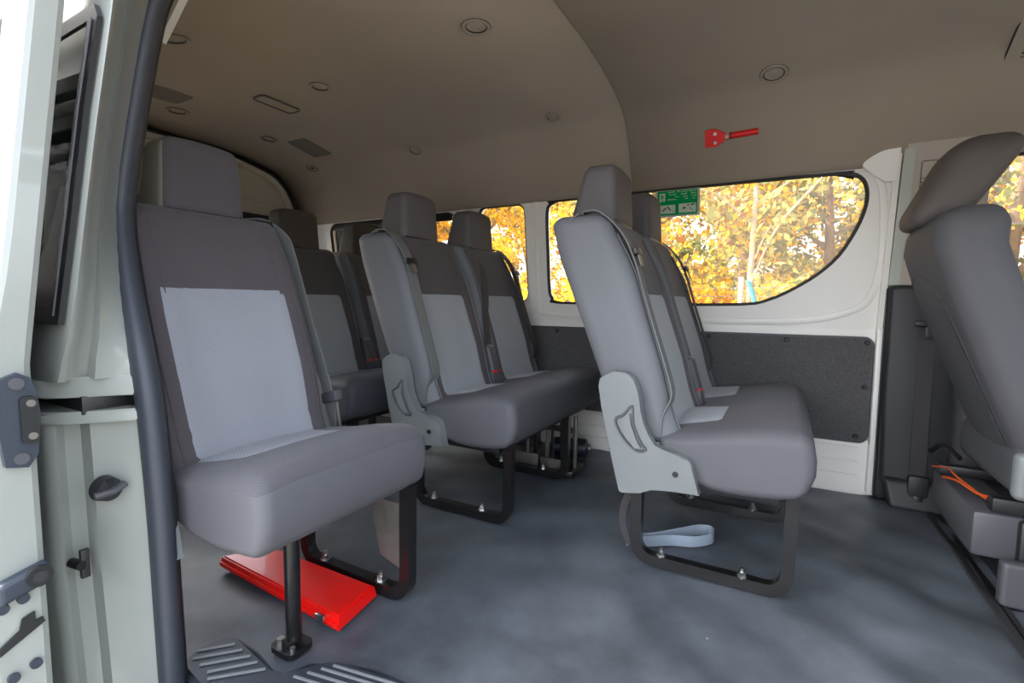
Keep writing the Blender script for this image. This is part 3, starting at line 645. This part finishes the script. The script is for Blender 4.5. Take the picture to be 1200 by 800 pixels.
softbox('headrest', (.082, .125, .122), .06, (3, 8, 8), hf, mat('driver_headrest', (82, 76, 73), .75, bump=.12, bscale=240, bdist=.001), dv)
for s in (-1, 1): cyl('headrest_post', (.0, s*.06, .98), (.0, s*.06, 1.06), .006, PL_BLACK, dv, 10)
softbox('cushion', (.25, .24, .075), .05, (6, 8, 2), lambda p: (.36+p.x, p.y, .385+p.z+.12*p.x), [DV_B], dv)
softbox('side_cover', (.16, .02, .06), .018, (4, 1, 2), lambda p: (.26+p.x, -.255+p.y, .36+p.z), PL_LIGHT, dv)
def seatbase():
    b = box('pedestal_cover', (.06, -.16, .10), (.17, .25, .225), PL_MID, dv, .012); return b
seatbase()
box('pedestal_side', (.15, -.18, .0), (.55, .25, .22), PL_BLACK, dv, .01)
softbox('pedestal_wing', (.05, .02, .06), .012, (2, 1, 2), lambda p: (.16+p.x, -.20+p.y, .06+p.z), PL_MID, dv)
box('seat_rail', (.10, -.15, .225), (.5, -.11, .265), PL_BLACK, dv, .004); box('seat_rail', (.06, .17, .225), (.5, .21, .255), PL_BLACK, dv, .004)
sweep('wire', smooth_pts([(.04, .05, .25), (.06, -.02, .262), (.09, -.08, .25), (.12, -.13, .26)], 6), circ(.004, 6), ORANGE, dv)
sweep('wire', smooth_pts([(.03, .12, .26), (.05, .05, .28), (.06, .0, .27), (.10, -.1, .245)], 6), circ(.003, 6), ORANGE, dv)
sweep('recline_spring', smooth_pts([(.03, .16, .30), (.05, .12, .335), (.08, .06, .31)], 6), circ(.008, 6), MET_BLK, dv)

# ------------------------------------------------------------------ trims and fittings on the far wall
lp = empty('lining_board', (0, 1.0, .2)); tag(lp, 'dark grey carpet lining board screwed to the white wall below the windows', 'wall panel')
plate('board', rrect(-1.096, .508, .008, .443, .03), [], .012, lambda u, v, w: (u, -.014+w, v), CARPET, lp)
sweep('edge_trim', [(u, -.010, v) for u, v in rrect(-1.096, .508, .008, .443, .03)], circ(.006, 6), PL_MID, lp, True, (0, 1, 0))
for x, z in ((.49, .425), (.20, .425), (-.12, .428), (-.30, .428), (.49, .24), (.47, .03), (-.62, .425), (-.9, .425), (-1.07, .25)):
    cyl('screw_cap', (x, -.013, z), (x, -.021, z), .011, PL_DARK, lp, 12, .007)
pt = empty('trim_6', (.0, 0, 0)); tag(pt, 'dark plastic pillar trim beside the front seat', kind='structure')
softbox('lower_cover', (.125, .05, .39), .018, (3, 2, 8), lambda p: (.665+p.x+.03*max(0, -p.z-.1), .965+p.y-.012*math.sin((p.x+.125)/.25*math.pi)-.05*max(0, -p.z-.22), .465+p.z), PL_DARK, pt)
softbox('edge_strip', (.022, .03, .425), .012, (1, 1, 6), lambda p: (.556+p.x, .955+p.y, .425+p.z), PL_BLACK, pt)
softbox('foot_flare', (.115, .04, .055), .018, (3, 2, 3), lambda p: (.67+p.x+.02*(.055-p.z)/.11, .925+p.y-.35*(.055-p.z), .05+p.z), PL_DARK, pt)
softbox('rear_column', (.06, .05, .30), .04, (2, 2, 5), lambda p: (.81+p.x-.06*(p.z+.3)*0, .89+p.y, .31+p.z), PL_MID, pt)
plate('upper_cover', [(.545, .858), (.80, .858), (.80, 1.39), (.56, 1.39)], [], .03, lambda u, v, w: (u, 1.085-.125*v-.035+w, v), BEIGE, pt)
plate('cover_strip', [(.538, .858), (.572, .858), (.585, 1.36), (.55, 1.36)], [], .03, lambda u, v, w: (u, 1.085-.125*v-.042+w, v), mat('greenish_trim', (184, 187, 178), .6), pt)
an = empty('belt_anchor', (.63, .91, 1.2)); tag(an, 'beige belt height adjuster outline on the upper pillar', 'belt adjuster')
def ua(u, v, w): return (u-.63, 1.085-.125*v-.038-w-.91, v-1.2)
for a, b in ((1.235, 1.31), (1.195, 1.25), (1.12, 1.21)):
    sweep('adjuster_rim', [Vector(ua(*q, .0)) for q in rrect(.605, .650, a, b, .006, 2)], circ(.0014, 6), PL_MID, an, True, NW)
bl = empty('front_seat_belt', (.66, .89, .1)); tag(bl, 'black seat belt webbing hanging down the dark front pillar trim', 'seat belt')
sweep('webbing', smooth_pts([(.0, .0, 1.12), (-.004, .012, .75), (.0, .015, .50), (.0, .0, .20), (.0, -.005, .0)], 5), rect(.050, .003), WEB_DK, bl, up=(0, 1, 0))
box('guide', (-.04, -.012, .60), (.035, .002, .622), PL_BLACK, bl, .005); box('tongue', (-.01, -.014, .555), (.028, -.006, .60), PL_BLACK, bl, .004)
box('retractor_slot', (-.03, -.025, -.06), (.035, .0, .03), PL_DARK, bl, .01); box('anchor_bolt', (-.012, -.03, -.09), (.018, -.005, -.045), PL_BLACK, bl, .004)
# emergency hammer on the headliner
hm = empty('emergency_hammer', (-.06, .835, 1.49)); tag(hm, 'red emergency hammer in its holder on the headliner above the window', 'hammer')
hn = Vector((0, -.885, -.466)).normalized(); hv = Vector((0, -.466, .885)).normalized()   # slope of the headliner there
def hp(u, v, w): return Vector((u, 0, 0))+hv*v+hn*w
hold = plate('holder', [(-.085, -.034), (-.04, -.034), (-.005, -.014), (-.005, .014), (-.04, .034), (-.06, .038), (-.085, .034), (-.085, .0)], [], .022, hp, RED, hm)
for v in (-.018, .018):
    a = hp(-.045, v, .022); cyl('rivet', a, a+hn*.004, .007, BOLT, hold, 10)
sweep('collar', [hp(-.006, 0, .012), hp(.012, 0, .012)], circ(.011, 10), SIGNW, hm)
sweep('handle', smooth_pts([hp(.008, 0, .012), hp(.04, .001, .013), (hp(.09, .002, .013)), hp(.118, .003, .013)], 4), circ(.0125, 10), RED, hm)
sweep('band', [hp(.012, 0, .012), hp(.018, 0, .012)], circ(.0135, 10), PL_DARK, hm)

# green emergency sign stuck on the big window
sgn = empty('exit_sign', (-.275, 1.085-.125*1.25+.006, 1.25)); tag(sgn, 'small green and white emergency exit sticker at top of the big side window', 'sign')
def sp(u, v, w): return (u, -.125*v-w, v)
plate('clear_edge', rrect(-.100, .100, -.064, .062, .004, 2), [], .001, sp, mat('sticker_edge', (178, 182, 168), .5), sgn)
base = plate('sticker', rrect(-.090, .090, -.056, .054, .003, 2), [], .001, lambda u, v, w: sp(u, v, w+.001), GREEN, sgn)
def sq(name, x0, x1, z0, z1, m, par=base, d=.0022): return plate(name, [(x0, z0), (x1, z0), (x1, z1), (x0, z1)], [], .0008, lambda u, v, w: sp(u, v, w+d), m, par)
sq('pictogram', -.080, -.054, .008, .044, SIGNW); p1 = sq('picture_box', -.083, -.008, -.048, -.010, SIGNW); p2 = sq('picture_box', .008, .084, -.048, -.008, SIGNW)
bm = bmesh.new()
for seg in ([(-.068, .038), (-.064, .038), (-.063, .028), (-.058, .022), (-.060, .019), (-.066, .025), (-.074, .018), (-.076, .021), (-.069, .029), (-.075, .030), (-.074, .033)], [(-.066, .020), (-.062, .012), (-.066, .010), (-.071, .018)]):
    a_plate(bm, seg, [], .0008, lambda u, v, w: sp(u, v, w+.0032))
fin('running_figure', bm, GREEN, base, False)
bm = bmesh.new()
for seg in ([(-.068, -.034), (-.050, -.020), (-.046, -.024), (-.064, -.038)], [(-.048, -.018), (-.040, -.016), (-.026, -.034), (-.032, -.036), (-.042, -.022)], [(-.020, -.04), (-.015, -.036), (-.013, -.042)]): a_plate(bm, seg, [], .0008, lambda u, v, w: sp(u, v, w+.0032))
for seg in ([(.024, -.03), (.030, -.022), (.040, -.026), (.034, -.034)], [(.044, -.018), (.052, -.012), (.054, -.020)], [(.060, -.013), (.080, -.011), (.080, -.016), (.062, -.018)], [(.056, -.024), (.064, -.032), (.060, -.036)], [(.066, -.038), (.072, -.036), (.070, -.042)]): a_plate(bm, seg, [], .0008, lambda u, v, w: sp(u, v, w+.0032))
fin('picture_marks', bm, mat('sign_ink', (62, 92, 66), .6), base, False)
bm = bmesh.new()
for (z, runs) in ((.045, [(-.042, -.012), (.002, .008), (.014, .046), (.054, .082)]), (.034, [(-.036, -.004), (.016, .042), (.062, .082)]), (.023, [(-.008, .010), (.026, .048), (.062, .084)]), (.012, [(-.044, -.004), (.034, .046), (.066, .080)])):
    for x0, x1 in runs:
        x = x0
        while x < x1:
            w_ = random.uniform(.0015, .004); h_ = random.choice([.002, .003, .005])
            a_plate(bm, [(x, z), (x+w_, z), (x+w_, z+h_), (x, z+h_)], [], .0006, lambda u, v, w: sp(u, v, w+.0022)); x += w_+.0012
fin('small_print', bm, SIGNW, base, False)

# ------------------------------------------------------------------ ceiling fittings
def ceilz(y): return float(np.interp(abs(y), [q[0] for q in HPh][::-1], [q[1] for q in HPh][::-1]))
def ceilframe(x, y):
    z = ceilz(y); dz = (ceilz(y+.02)-ceilz(y-.02))/.04
    n = Vector((0, dz, -1)).normalized(); t = Vector((0, 1, dz)).normalized()
    m = Matrix((Vector((1, 0, 0)), t, -n)).transposed().to_4x4(); m.translation = Vector((x, y, z-.006)); return m
def vent(x, y, label, r=.042, slats=0, dark=False, group='round ceiling outlets'):
    e = empty('ceiling_vent', (x, y, ceilz(y)-.006)); e.matrix_world = ceilframe(x, y); tag(e, label, 'air vent', group)
    bm = bmesh.new(); n = 28
    prof = [(1.0, 0), (.97, -.006), (.82, -.007), (.74, -.003), (.70, .002)]
    rg = [[bm.verts.new((r*a*math.cos(2*math.pi*i/n), r*a*math.sin(2*math.pi*i/n), z)) for i in range(n)] for a, z in prof]
    for k in range(len(rg)-1):
        for i in range(n): bm.faces.new((rg[k][i], rg[k][(i+1) % n], rg[k+1][(i+1) % n], rg[k+1][i]))
    fin('rim', bm, HEADL, e)
    for q, w_ in ((1.0, .0014), (.72, .0024)): sweep('ring', [(r*q*math.cos(a), r*q*math.sin(a), -.002) for a in np.linspace(0, 2*math.pi, 28, endpoint=False)], circ(w_, 5), PL_DARK, e, True)
    bm = bmesh.new(); rr = r*.70; bmesh.ops.create_circle(bm, cap_ends=True, segments=n, radius=rr, matrix=Matrix.Translation((0, 0, .0015)))
    fin('throat', bm, PL_BLACK if slats else PL_DARK, e)
    if slats:
        for i in range(slats):
            u = -.6+1.2*i/(slats-1); L = rr*math.sqrt(1-u*u)*.95
            box('slat', (u*rr-.004, -L, -.006), (u*rr+.004, L, -.001), HEADL, e, .001)
    else:
        bm = bmesh.new(); bmesh.ops.create_uvsphere(bm, u_segments=18, v_segments=8, radius=rr*.86, matrix=Matrix.Translation((.004, 0, .004)) @ Matrix.Diagonal((1, 1, .25, 1)))
        fin('nozzle', bm, HEADL if not dark else PL_DARK, e)
    return e
vent(-.766, -.023, 'round beige ceiling vent nearest the top edge, above the middle bench', .05)
vent(.111, .664, 'round beige ceiling vent above the emergency hammer', .048)
vent(-.796, .667, 'slotted black round vent beside the headliner seam', .034, 4)
vent(-1.62, .041, 'round beige ceiling vent beside the rectangular lamp outline', .045)
vent(-1.661, .709, 'faint beige round vent far over the windows, left of the slotted vent', .040)
vent(-2.469, -.11, 'round ceiling vent just above the single seat headrest', .048)
vent(-2.43, .351, 'small round ceiling vent left of the right-hand speaker grille', .042)
vent(-2.505, .70, 'small dark round vent farthest back on the ceiling', .040, 0, True)
vent(-1.698, -.504, 'round ceiling vent half hidden by the door seal', .05)
def grille(x, y, lx, ly, label):
    e = empty('speaker_grille'); e.matrix_world = ceilframe(x, y); tag(e, label, 'speaker grille', 'flush ceiling speaker grilles')
    plate('cover', rrect(-lx/2, lx/2, -ly/2, ly/2, .02), [], .006, lambda u, v, w: (u, v, -w), mat('grille_cloth', (108, 103, 94), .95, bump=.5, bscale=900), e)
    sweep('rim', [(u, v, -.002) for u, v in rrect(-lx/2, lx/2, -ly/2, ly/2, .02)], circ(.003, 6), BEIGE, e, True)
grille(-2.293, -.27, .16, .22, 'grey speaker grille on the ceiling beside the door seal')
grille(-2.285, .512, .16, .20, 'grey speaker grille on the rear ceiling, right of the headrest')
dl = empty('dome_lamp'); dl.matrix_world = ceilframe(-1.955, .07); tag(dl, 'rectangular flush dome lamp in the rear ceiling', 'lamp')
plate('lens', rrect(-.036, .036, -.095, .095, .018), [], .004, lambda u, v, w: (u, v, -w), HEADL, dl)
sweep('rim', [(u, v, -.004) for u, v in rrect(-.042, .042, -.10, .10, .022)], circ(.004, 6), PL_MID, dl, True)
ag = empty('air_intake'); ag.matrix_world = ceilframe(.90, .715); tag(ag, 'black slatted intake grille on the front ceiling, at the right edge of the picture', 'air vent')
plate('frame', rrect(-.125, .30, -.10, .115, .03), [rrect(-.09, .27, -.075, .09, .02)], .012, lambda u, v, w: (u, v, -w), HEADL, ag)
sweep('rim', [(u, v, -.006) for u, v in rrect(-.125, .30, -.10, .115, .03)], circ(.004, 6), PL_DARK, ag, True)
plate('backing', rrect(-.09, .27, -.075, .09, .02), [], .002, lambda u, v, w: (u, v, w-.003), PL_BLACK, ag)
for i in range(11): box('slat', (-.088, -.070+i*.0145, -.011), (.268, -.065+i*.0145, -.004), PL_MID, ag, .001)
gb = sweep('grab_trim', smooth_pts([(-1.150, -.812, 1.40), (-1.112, -.806, 1.44), (-1.073, -.80, 1.482), (-1.0, -.79, 1.555)], 6), [(-.012, -.008), (.012, -.008), (.012, .008), (-.012, .008)], WHITEP, None, up=(0, 1, 0)); tag(gb, 'white plastic strip on the ceiling edge beside the door seal', 'trim strip')

# ------------------------------------------------------------------ things on the floor
rb = empty('red_box', (-.93, -.64, .0), math.atan2(.137, .42)); rb.rotation_euler = (0, 0, .0); tag(rb, 'bright red flat metal box lying on the floor under the single seat', 'box')
pts_ = [(-1.215, -.690), (-.690, -.715), (-.715, -.565), (-1.14, -.572)]
pp = [(a+.93, b+.64) for a, b in pts_]
bm = bmesh.new(); a_plate(bm, pp, [], .034, lambda u, v, w: (u*(1-.02*w/.03), v*(1-.10*w/.034), w+.002))
bmesh.ops.bevel(bm, geom=[e for e in bm.edges if len(e.link_faces) == 2 and e.calc_face_angle(0) > .8], offset=.004, segments=2, affect='EDGES')
fin('lid', bm, REDBOX, rb, ang=40)
sweep('lid_lip', [(pp[0][0]*.985, pp[0][1]*.985, .016), (pp[1][0]*.99, pp[1][1]*.985, .016)], circ(.0045, 6), REDBOX, rb)
box('silver_latch', (.16, -.078, .010), (.19, -.068, .026), BOLT, rb, .002)
lw = empty('loose_strap', (-.05, .17, 0)); tag(lw, 'pale grey loop of loose strap lying on the floor under the first bench', 'strap')
sweep('webbing', smooth_pts([(-.16, -.15, .02), (-.10, -.08, .018), (-.03, .0, .022), (.02, .05, .035), (.055, .06, .04), (.06, .02, .03), (.02, -.03, .018), (-.05, -.06, .016), (-.13, -.10, .016)], 8), rect(.030, .003), mat('pale_webbing', (140, 152, 165), .7), lw, up=(.4, -.3, 1)) if False else sweep('webbing', smooth_pts([(-.17, -.14, .022), (-.10, -.075, .020), (-.03, .0, .022), (.02, .05, .024), (.06, .058, .024), (.066, .015, .022), (.02, -.035, .020), (-.05, -.065, .020), (-.14, -.13, .020)], 8), rect(.003, .036), mat('pale_webbing', (140, 152, 165), .7), lw)
# upright bars bolted beside the far leg of the middle bench
jk = empty('bar_rack', (-.80, .53, 0)); tag(jk, 'black metal rack of upright bars standing under the middle bench', 'rack')
box('base_plate', (-.19, -.03, .03), (.03, -.02, .085), MET_GRY, jk, .003); box('base_foot', (-.20, -.03, .0), (.20, .12, .03), MET_BLK, jk, .004)
box('side_plate', (.04, -.025, .03), (.16, -.015, .075), MET_GRY, jk, .003)
for i, (x, y, w_) in enumerate([(-.19, .0, .012), (-.165, .02, .010), (-.03, -.01, .014), (-.005, .01, .010), (.015, -.015, .010), (.055, .02, .016), (.09, .0, .012), (.12, .03, .010), (.15, .01, .014), (.185, .04, .016)]):
    box('bar', (x-w_/2, y-w_/2, .025), (x+w_/2, y+w_/2, .268), MET_GRY if i in (2, 5, 9) else MET_BLK, jk, .002)
box('crosspiece', (-.20, -.01, .20), (.19, .0, .225), MET_BLK, jk, .002); box('motor_block', (-.14, .03, .09), (-.02, .11, .20), PL_DARK, jk, .008)
bt = empty('cylinder_jack', (-.70, .80, .045)); tag(bt, 'small dark cylindrical jack lying on the floor against the white wall', 'jack')
bm = bmesh.new(); a_cyl(bm, (-.12, -.02, 0), (.04, .03, 0), .045, 20); a_cyl(bm, (.04, .03, 0), (.05, .033, 0), .047, 20, .03); fin('body', bm, PL_NAVY, bt, ang=35)
cyl('band', (-.01, .014, 0), (.005, .019, 0), .048, PL_BLACK, bt, 20); cyl('cap', (.048, .032, 0), (.062, .037, 0), .02, MET_GRY, bt, 14)

# ------------------------------------------------------------------ outside
GZ = -.62
gm_ = mat('asphalt', (104, 103, 101), .9, var=.25, vscale=30, bump=.4, bscale=60); gl_ = mat('dry_grass', (196, 168, 104), .95, var=.35, vscale=3, bump=.4, bscale=20)
bm = bmesh.new(); a_box(bm, (-60, -40, GZ-.2), (60, 2.6, GZ), 0); gr = fin('floor_outside_asphalt', bm, gm_, None, False); gr.name = 'ground'; tag(gr, kind='structure')
bm = bmesh.new(); a_box(bm, (-60, 2.6, GZ-.2), (60, 60, GZ+.01), 0); gr2 = fin('ground', bm, gl_, None, False); tag(gr2, kind='structure')
BARK = mat('bark_brown', (116, 92, 66), .9, var=.3, vscale=12, bump=.6, bscale=30, bdist=.02); BARKP = mat('bark_pale', (160, 146, 118), .85, var=.2, vscale=10, bump=.4, bscale=30, bdist=.02)
L_GOLD = leafmat('leaf_gold', (232, 184, 48), (190, 138, 36)); L_YEL = leafmat('leaf_yellow', (246, 208, 52), (226, 178, 36)); L_OLV = leafmat('leaf_olive', (166, 152, 88), (118, 110, 62)); L_GRN = leafmat('leaf_green', (138, 142, 88), (96, 102, 58)); L_ORG = leafmat('leaf_rust', (170, 116, 58), (120, 84, 46))
def leaves(name, centers, rad, n, size, mats, parent, flat=.8):
    c = np.array(centers)[rng.integers(0, len(centers), n)]; r = np.array(rad) if np.ndim(rad) else np.full(len(centers), rad)
    d = rng.normal(size=(n, 3)); d /= np.linalg.norm(d, axis=1)[:, None]
    p = c+d*(rng.random(n)**.5)[:, None]*np.mean(r)*np.array([1, 1, flat])
    a = rng.normal(size=(n, 3)); a /= np.linalg.norm(a, axis=1)[:, None]; b = np.cross(a, rng.normal(size=(n, 3))); b /= np.linalg.norm(b, axis=1)[:, None]
    s = (size*(.6+.8*rng.random(n)))[:, None]
    V = np.stack([p-a*s, p+b*s*.55, p+a*s, p-b*s*.55], 1).reshape(-1, 3)
    me = bpy.data.meshes.new(name); me.vertices.add(4*n); me.vertices.foreach_set('co', V.ravel().astype(np.float32))
    me.loops.add(4*n); me.loops.foreach_set('vertex_index', np.arange(4*n, dtype=np.int32)); me.polygons.add(n); me.polygons.foreach_set('loop_start', np.arange(0, 4*n, 4, dtype=np.int32))
    ci = rng.integers(0, len(mats), len(centers)); me.update(calc_edges=True)
    for m in mats: me.materials.append(m)
    mi = rng.integers(0, len(mats), n).astype(np.int32); me.polygons.foreach_set('material_index', mi); me.validate()
    o = link(bpy.data.objects.new(name, me), parent); o['kind'] = 'stuff'; return o
def tree(x, y, h, tr, mats, label, n=7000, bark=BARK, size=.09, spread=1.6, zlow=.8, fork=False, nb=8):
    t = empty('tree', (x, y, GZ)); tag(t, label, 'tree', None)
    lean = random.uniform(-.25, .25)
    pts = [(0, 0, -.05), (lean*.2, .05, h*.3), (lean*.5, -.05, h*.6), (lean, 0, h)]
    P = smooth_pts(pts, 6); bm = bmesh.new(); rings = []
    for i, p in enumerate(P):
        r = tr*(1-.75*i/len(P))*(1.25 if i == 0 else 1); rings.append([bm.verts.new((p.x+r*math.cos(a), p.y+r*math.sin(a), p.z)) for a in np.linspace(0, 2*math.pi, 10, endpoint=False)])
    for i in range(len(rings)-1):
        for j in range(10): bm.faces.new((rings[i][j], rings[i][(j+1) % 10], rings[i+1][(j+1) % 10], rings[i+1][j]))
    bm.faces.new(rings[-1]); fin('trunk', bm, bark, t, ang=60)
    cs = []
    for k in range(nb):
        u = .22+.7*k/nb; q = P[int(u*(len(P)-1))]; a = k*2.4+random.random(); L = spread*random.uniform(.6, 1.1)
        e = q+Vector((math.cos(a)*L, math.sin(a)*L, L*random.uniform(.3, .9))); m_ = q.lerp(e, .5)+Vector((random.uniform(-.15, .15), random.uniform(-.15, .15), .1))
        S_ = smooth_pts([q, m_, e], 4); bm = bmesh.new(); a_sweep(bm, S_, circ(max(.012, tr*.28), 6)); fin('branch', bm, bark, t)
        cs += [tuple(m_), tuple(e), tuple(q.lerp(e, .75)+Vector((random.uniform(-.3, .3), random.uniform(-.3, .3), random.uniform(-.3, .3))))]
    for k in range(nb*3):
        a = random.random()*6.3; r_ = spread*random.uniform(.2, 1.1); cs.append((math.cos(a)*r_+lean*.5, math.sin(a)*r_, random.uniform(zlow, h*1.02)))
    leaves('foliage', cs, .42, n, size, mats, t); return t
T = [(-9.6, 7.6, 4.6, .16, [L_GOLD, L_YEL], 'golden autumn tree at far left of the view through the small rear window', 9000, BARK),
     (-7.6, 6.2, 4.4, .10, [L_YEL, L_GOLD, L_OLV], 'slender golden tree seen through the narrow window', 7000, BARKP),
     (-5.6, 7.0, 4.6, .13, [L_GOLD, L_YEL, L_OLV], 'golden tree behind the front bench headrests', 7500, BARK),
     (-1.60, 5.4, 4.4, .13, [L_GOLD, L_OLV, L_ORG], 'thick brown trunked golden tree standing right below the green sticker', 2600, BARK),
     (-.20, 4.7, 4.6, .045, [L_OLV, L_GRN, L_OLV], 'pale forked olive tree in the middle of the big window', 1700, BARKP),
     (-.45, 7.4, 4.6, .14, [L_OLV, L_GRN, L_OLV, L_YEL], 'olive and yellow tree right of the pale trunk', 6000, BARK),
     (.75, 6.2, 4.2, .10, [L_YEL, L_GOLD, L_GRN, L_OLV], 'yellow green tree at the slanted end of the big window', 6500, BARK),
     (2.6, 7.0, 5.0, .14, [L_GRN, L_ORG], 'green and rust tree seen through the front side window', 4200, BARK),
     (4.6, 6.6, 5.0, .14, [L_GRN, L_OLV], 'green tree beyond the front seat', 5000, BARK)]
for x, y, h, tr, ms, lb, n, bk_ in T: tree(x, y, h, tr, ms, lb, int(n*1.7), bk_, .045, 1.5, 1.35)
for i, (x, ms) in enumerate([(-17, [L_GOLD, L_OLV]), (-13.5, [L_YEL, L_GOLD]), (-10.2, [L_GOLD]), (-7, [L_OLV, L_GOLD]), (-4.0, [L_OLV, L_GRN, L_GOLD]), (-1.2, [L_GRN, L_OLV]), (1.6, [L_GOLD, L_OLV, L_GRN]), (5, [L_GRN, L_ORG])]):
    t = tree(x, 12.5+1.3*math.sin(i*2.1), 5.6, .16, ms, 'distant autumn tree in the back row beyond the fence', 6500, BARK, .075, 2.2, .6, nb=6); t['group'] = 'back row of distant trees'
for i, (x, y, ms, r_) in enumerate([(-4.4, 5.0, [L_GOLD, L_ORG], .6), (-2.65, 5.2, [L_YEL], .55), (-.9, 5.3, [L_YEL], .55), (-.05, 5.0, [L_YEL, L_GOLD], .5), (1.1, 5.1, [L_OLV, L_YEL], .5), (-6.6, 5.2, [L_GOLD], .6), (-8.6, 5.6, [L_YEL, L_GOLD], .7)]):
    b = empty('shrub', (x, y, GZ)); tag(b, ['golden rust shrub left of the brown trunk, beyond the fence', 'yellow shrub behind the front bench, beyond the fence', 'bright yellow shrub left of the pale post', 'bright yellow shrub right of the teal pole', 'olive yellow shrub at the slanted end of the big window', 'golden shrub seen low through the narrow window', 'yellow shrub seen through the far rear side window'][i], 'shrub', 'shrubs along the fence')
    bm = bmesh.new()
    for k in range(5): a = k*1.3; a_sweep(bm, smooth_pts([(0, 0, 0), (.15*math.cos(a), .15*math.sin(a), .6), (.35*math.cos(a), .35*math.sin(a), 1.2)], 3), circ(.014, 5))
    fin('stems', bm, BARK, b)
    leaves('foliage', [(random.uniform(-r_, r_), random.uniform(-.4, .4), random.uniform(.5, 1.62)) for _ in range(14)], .30, 4200, .035, ms, b)
fn_ = empty('wire_fence', (0, 3.6, GZ)); tag(fn_, 'wire mesh fence with grey posts and strands beyond the window', 'fence')
bm = bmesh.new(); p_ = .075
for i in range(-190, 80):
    for s in (-1, 1):
        x0 = i*p_; a_sweep(bm, [(x0, 0, .2), (x0+s*1.18, 0, 1.38)], [(-.0022, -.0022), (.0022, -.0022), (0, .003)], cap=False)
w_ = fin('mesh', bm, MET_GRY, fn_, False); w_['kind'] = 'stuff'
for z in (1.39, 1.47, 1.55): cyl('strand', (-14, 0, z), (6, 0, z), .003, MET_GRY, fn_, 5)
for x in (-12.5, -9.5, -6.5, -3.9, 1.9, 4.9): cyl('post', (x, .03, 0), (x, .03, 1.62), .025, MET_GRY, fn_, 10)
tp = sweep('teal_pole', [(-.06, 3.75, GZ), (-.06, 3.75, GZ+1.36), (-.08, 3.75, GZ+1.46), (-.135, 3.75, GZ+1.62)], circ(.022, 8), mat('teal_paint', (40, 130, 140), .5)); tag(tp, 'teal painted pole with bent top standing by the fence', 'pole')
pp_ = cyl('white_post', (-.20, 3.85, GZ), (-.20, 3.85, GZ+1.66), .026, mat('white_post_paint', (168, 158, 134), .7)); tag(pp_, 'short pale post standing by the fence beside the teal pole', 'post')
# things across the yard behind the camera are only a low hedge and the open sky
